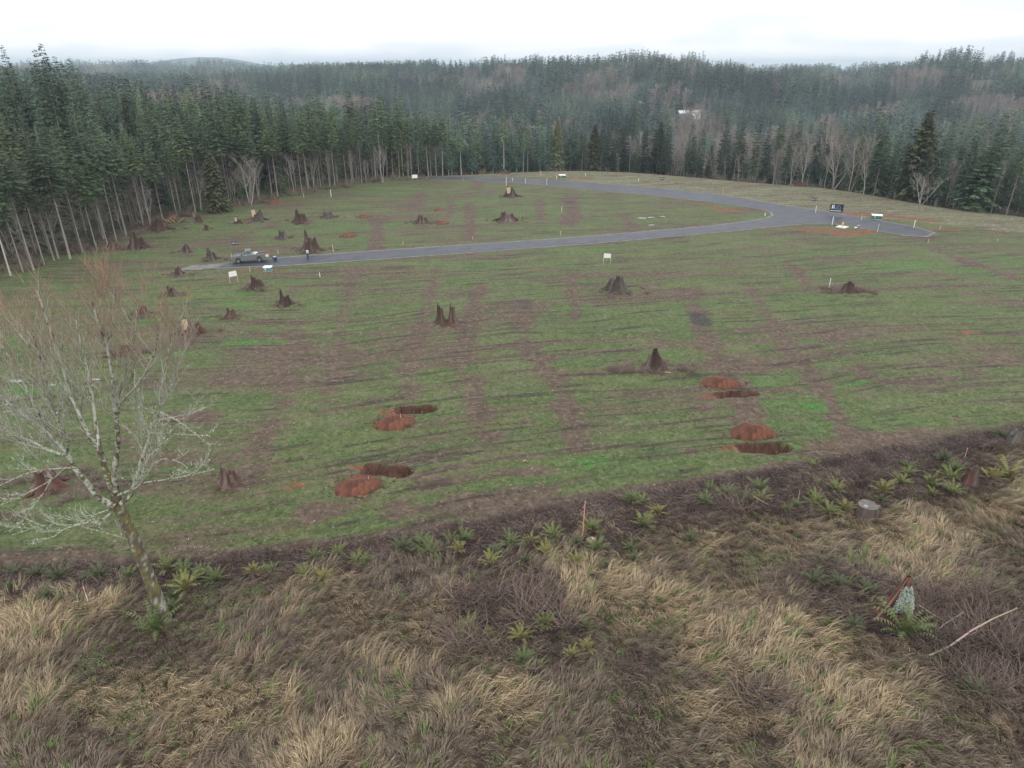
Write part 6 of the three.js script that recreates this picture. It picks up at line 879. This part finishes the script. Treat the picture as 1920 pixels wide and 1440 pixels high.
{ // hydrant on its pad
  const p = ground(1579, 426), pad = thing('concrete_pad', 'white square concrete pad under the yellow hydrant', 'pad', p, 0.75); mesh('slab', box(1.9, 0.16, 1.9, 0, 0.06, 0), std({ color: RGB(0.66, 0.66, 0.64) }), pad); mesh('form_edge', merge([box(1.96, 0.08, 0.04, 0, 0.04, 0.97), box(1.96, 0.08, 0.04, 0, 0.04, -0.97)]), std({ color: RGB(0.4, 0.38, 0.34) }), pad);
  const q = p.clone(); q.y += 0.14; const g = thing('fire_hydrant', 'yellow fire hydrant standing on a white concrete pad', 'hydrant', q, 0.4), y = paint(0.75, 0.42, 0.03, { roughness: 0.4 });
  mesh('barrel', new THREE.LatheGeometry([[0, 0], [0.2, 0], [0.2, 0.06], [0.14, 0.08], [0.13, 0.5], [0.18, 0.54], [0.18, 0.6], [0.15, 0.64], [0.15, 0.72]].map(([x, z]) => new THREE.Vector2(x, z)), 18), y, g); mesh('bonnet', new THREE.LatheGeometry([[0.17, 0.72], [0.17, 0.76], [0.12, 0.86], [0.04, 0.9], [0.04, 0.96], [0, 0.96]].map(([x, z]) => new THREE.Vector2(x, z)), 18), y, g);
  for (const a of [0, Math.PI / 2, -Math.PI / 2]) mesh('nozzle', place(cyl(0.075, 0.075, 0.14, 12, 0, 0, 0, Math.PI / 2), Math.sin(a) * 0.2, 0.58, Math.cos(a) * 0.2, 0, a), y, g);
  const s = ground(1612, 423); const lid = thing('valve_marker', 'flat red and white marker plate beside the hydrant', 'marker', s, 0.1); mesh('plate', box(0.9, 0.04, 0.25, 0, 0.05, 0), std({ color: RGB(0.5, 0.12, 0.13) }), lid); mesh('stripe', box(0.35, 0.045, 0.26, -0.3, 0.053, 0), white, lid);
  const s2 = ground(1604, 428); const pipe = thing('pipe_stub', 'short white pipe stub lying in front of the red marker plate', 'pipe', s2, 0.1); mesh('pipe', cyl(0.14, 0.14, 0.5, 12, 0, 0.14, 0, 0, 0, Math.PI / 2), white, pipe); mesh('opening', cyl(0.10, 0.10, 0.02, 12, 0.262, 0.14, 0, 0, 0, Math.PI / 2), paint(0.03, 0.03, 0.03), pipe);
}
// far houses in their clearings
const HL = ['blue grey house with white gable on the hillside across the valley', 'white house beside the blue grey one across the valley', 'brown house half hidden by firs left of the blue grey house', 'long white house on the ridge left of centre', 'small white house right of the long one on the ridge', 'pale house leftmost on the ridge', 'white farmhouse in the tan clearing at upper right', 'pale roofed house low among the firs above the road'];
HOUSES.forEach((p, i) => {
  const g = thing('house', HL[i], 'house', p, [0.3, -0.4, 0.9, 0.1, -0.3, 0.2, 0.1, 0.2][i], 'houses in the far woods'), w = [12, 9, 9, 18, 10, 9, 12, 10][i], d = 8, h = [5, 5.5, 5, 3.6, 4, 4, 4, 4][i], wall = std({ color: i === 0 ? RGB(0.16, 0.22, 0.27) : i === 2 ? RGB(0.2, 0.16, 0.15) : RGB(0.72, 0.72, 0.72) }), roof = std({ color: i === 0 || i > 2 ? RGB(0.55, 0.56, 0.56) : RGB(0.3, 0.25, 0.22) });
  mesh('wall', prism([[-d / 2, -4], [d / 2, -4], [d / 2, h], [0, h + 2.4], [-d / 2, h]], w, 0.02).rotateY(Math.PI / 2), wall, g);
  for (const s of [1, -1]) mesh('roof', box(w + 1, 0.25, 5.2, 0, h + 1.25, s * 2.15, s * 0.54), roof, g);
  mesh('door', box(1.1, 2.2, 0.1, -w * 0.1, 1.2, d / 2 + 0.06), std({ color: RGB(0.12, 0.1, 0.1) }), g);
  for (const x of [-0.36, 0.14, 0.36]) { const win = mesh('window', box(1.7, 1.4, 0.08, x * w, h * 0.55, d / 2 + 0.06), white, g); mesh('pane', box(1.4, 1.1, 0.04, x * w, h * 0.55, d / 2 + 0.11), paint(0.04, 0.05, 0.06, { roughness: 0.1 }), win); }
});
renderer.render(scene, camera);
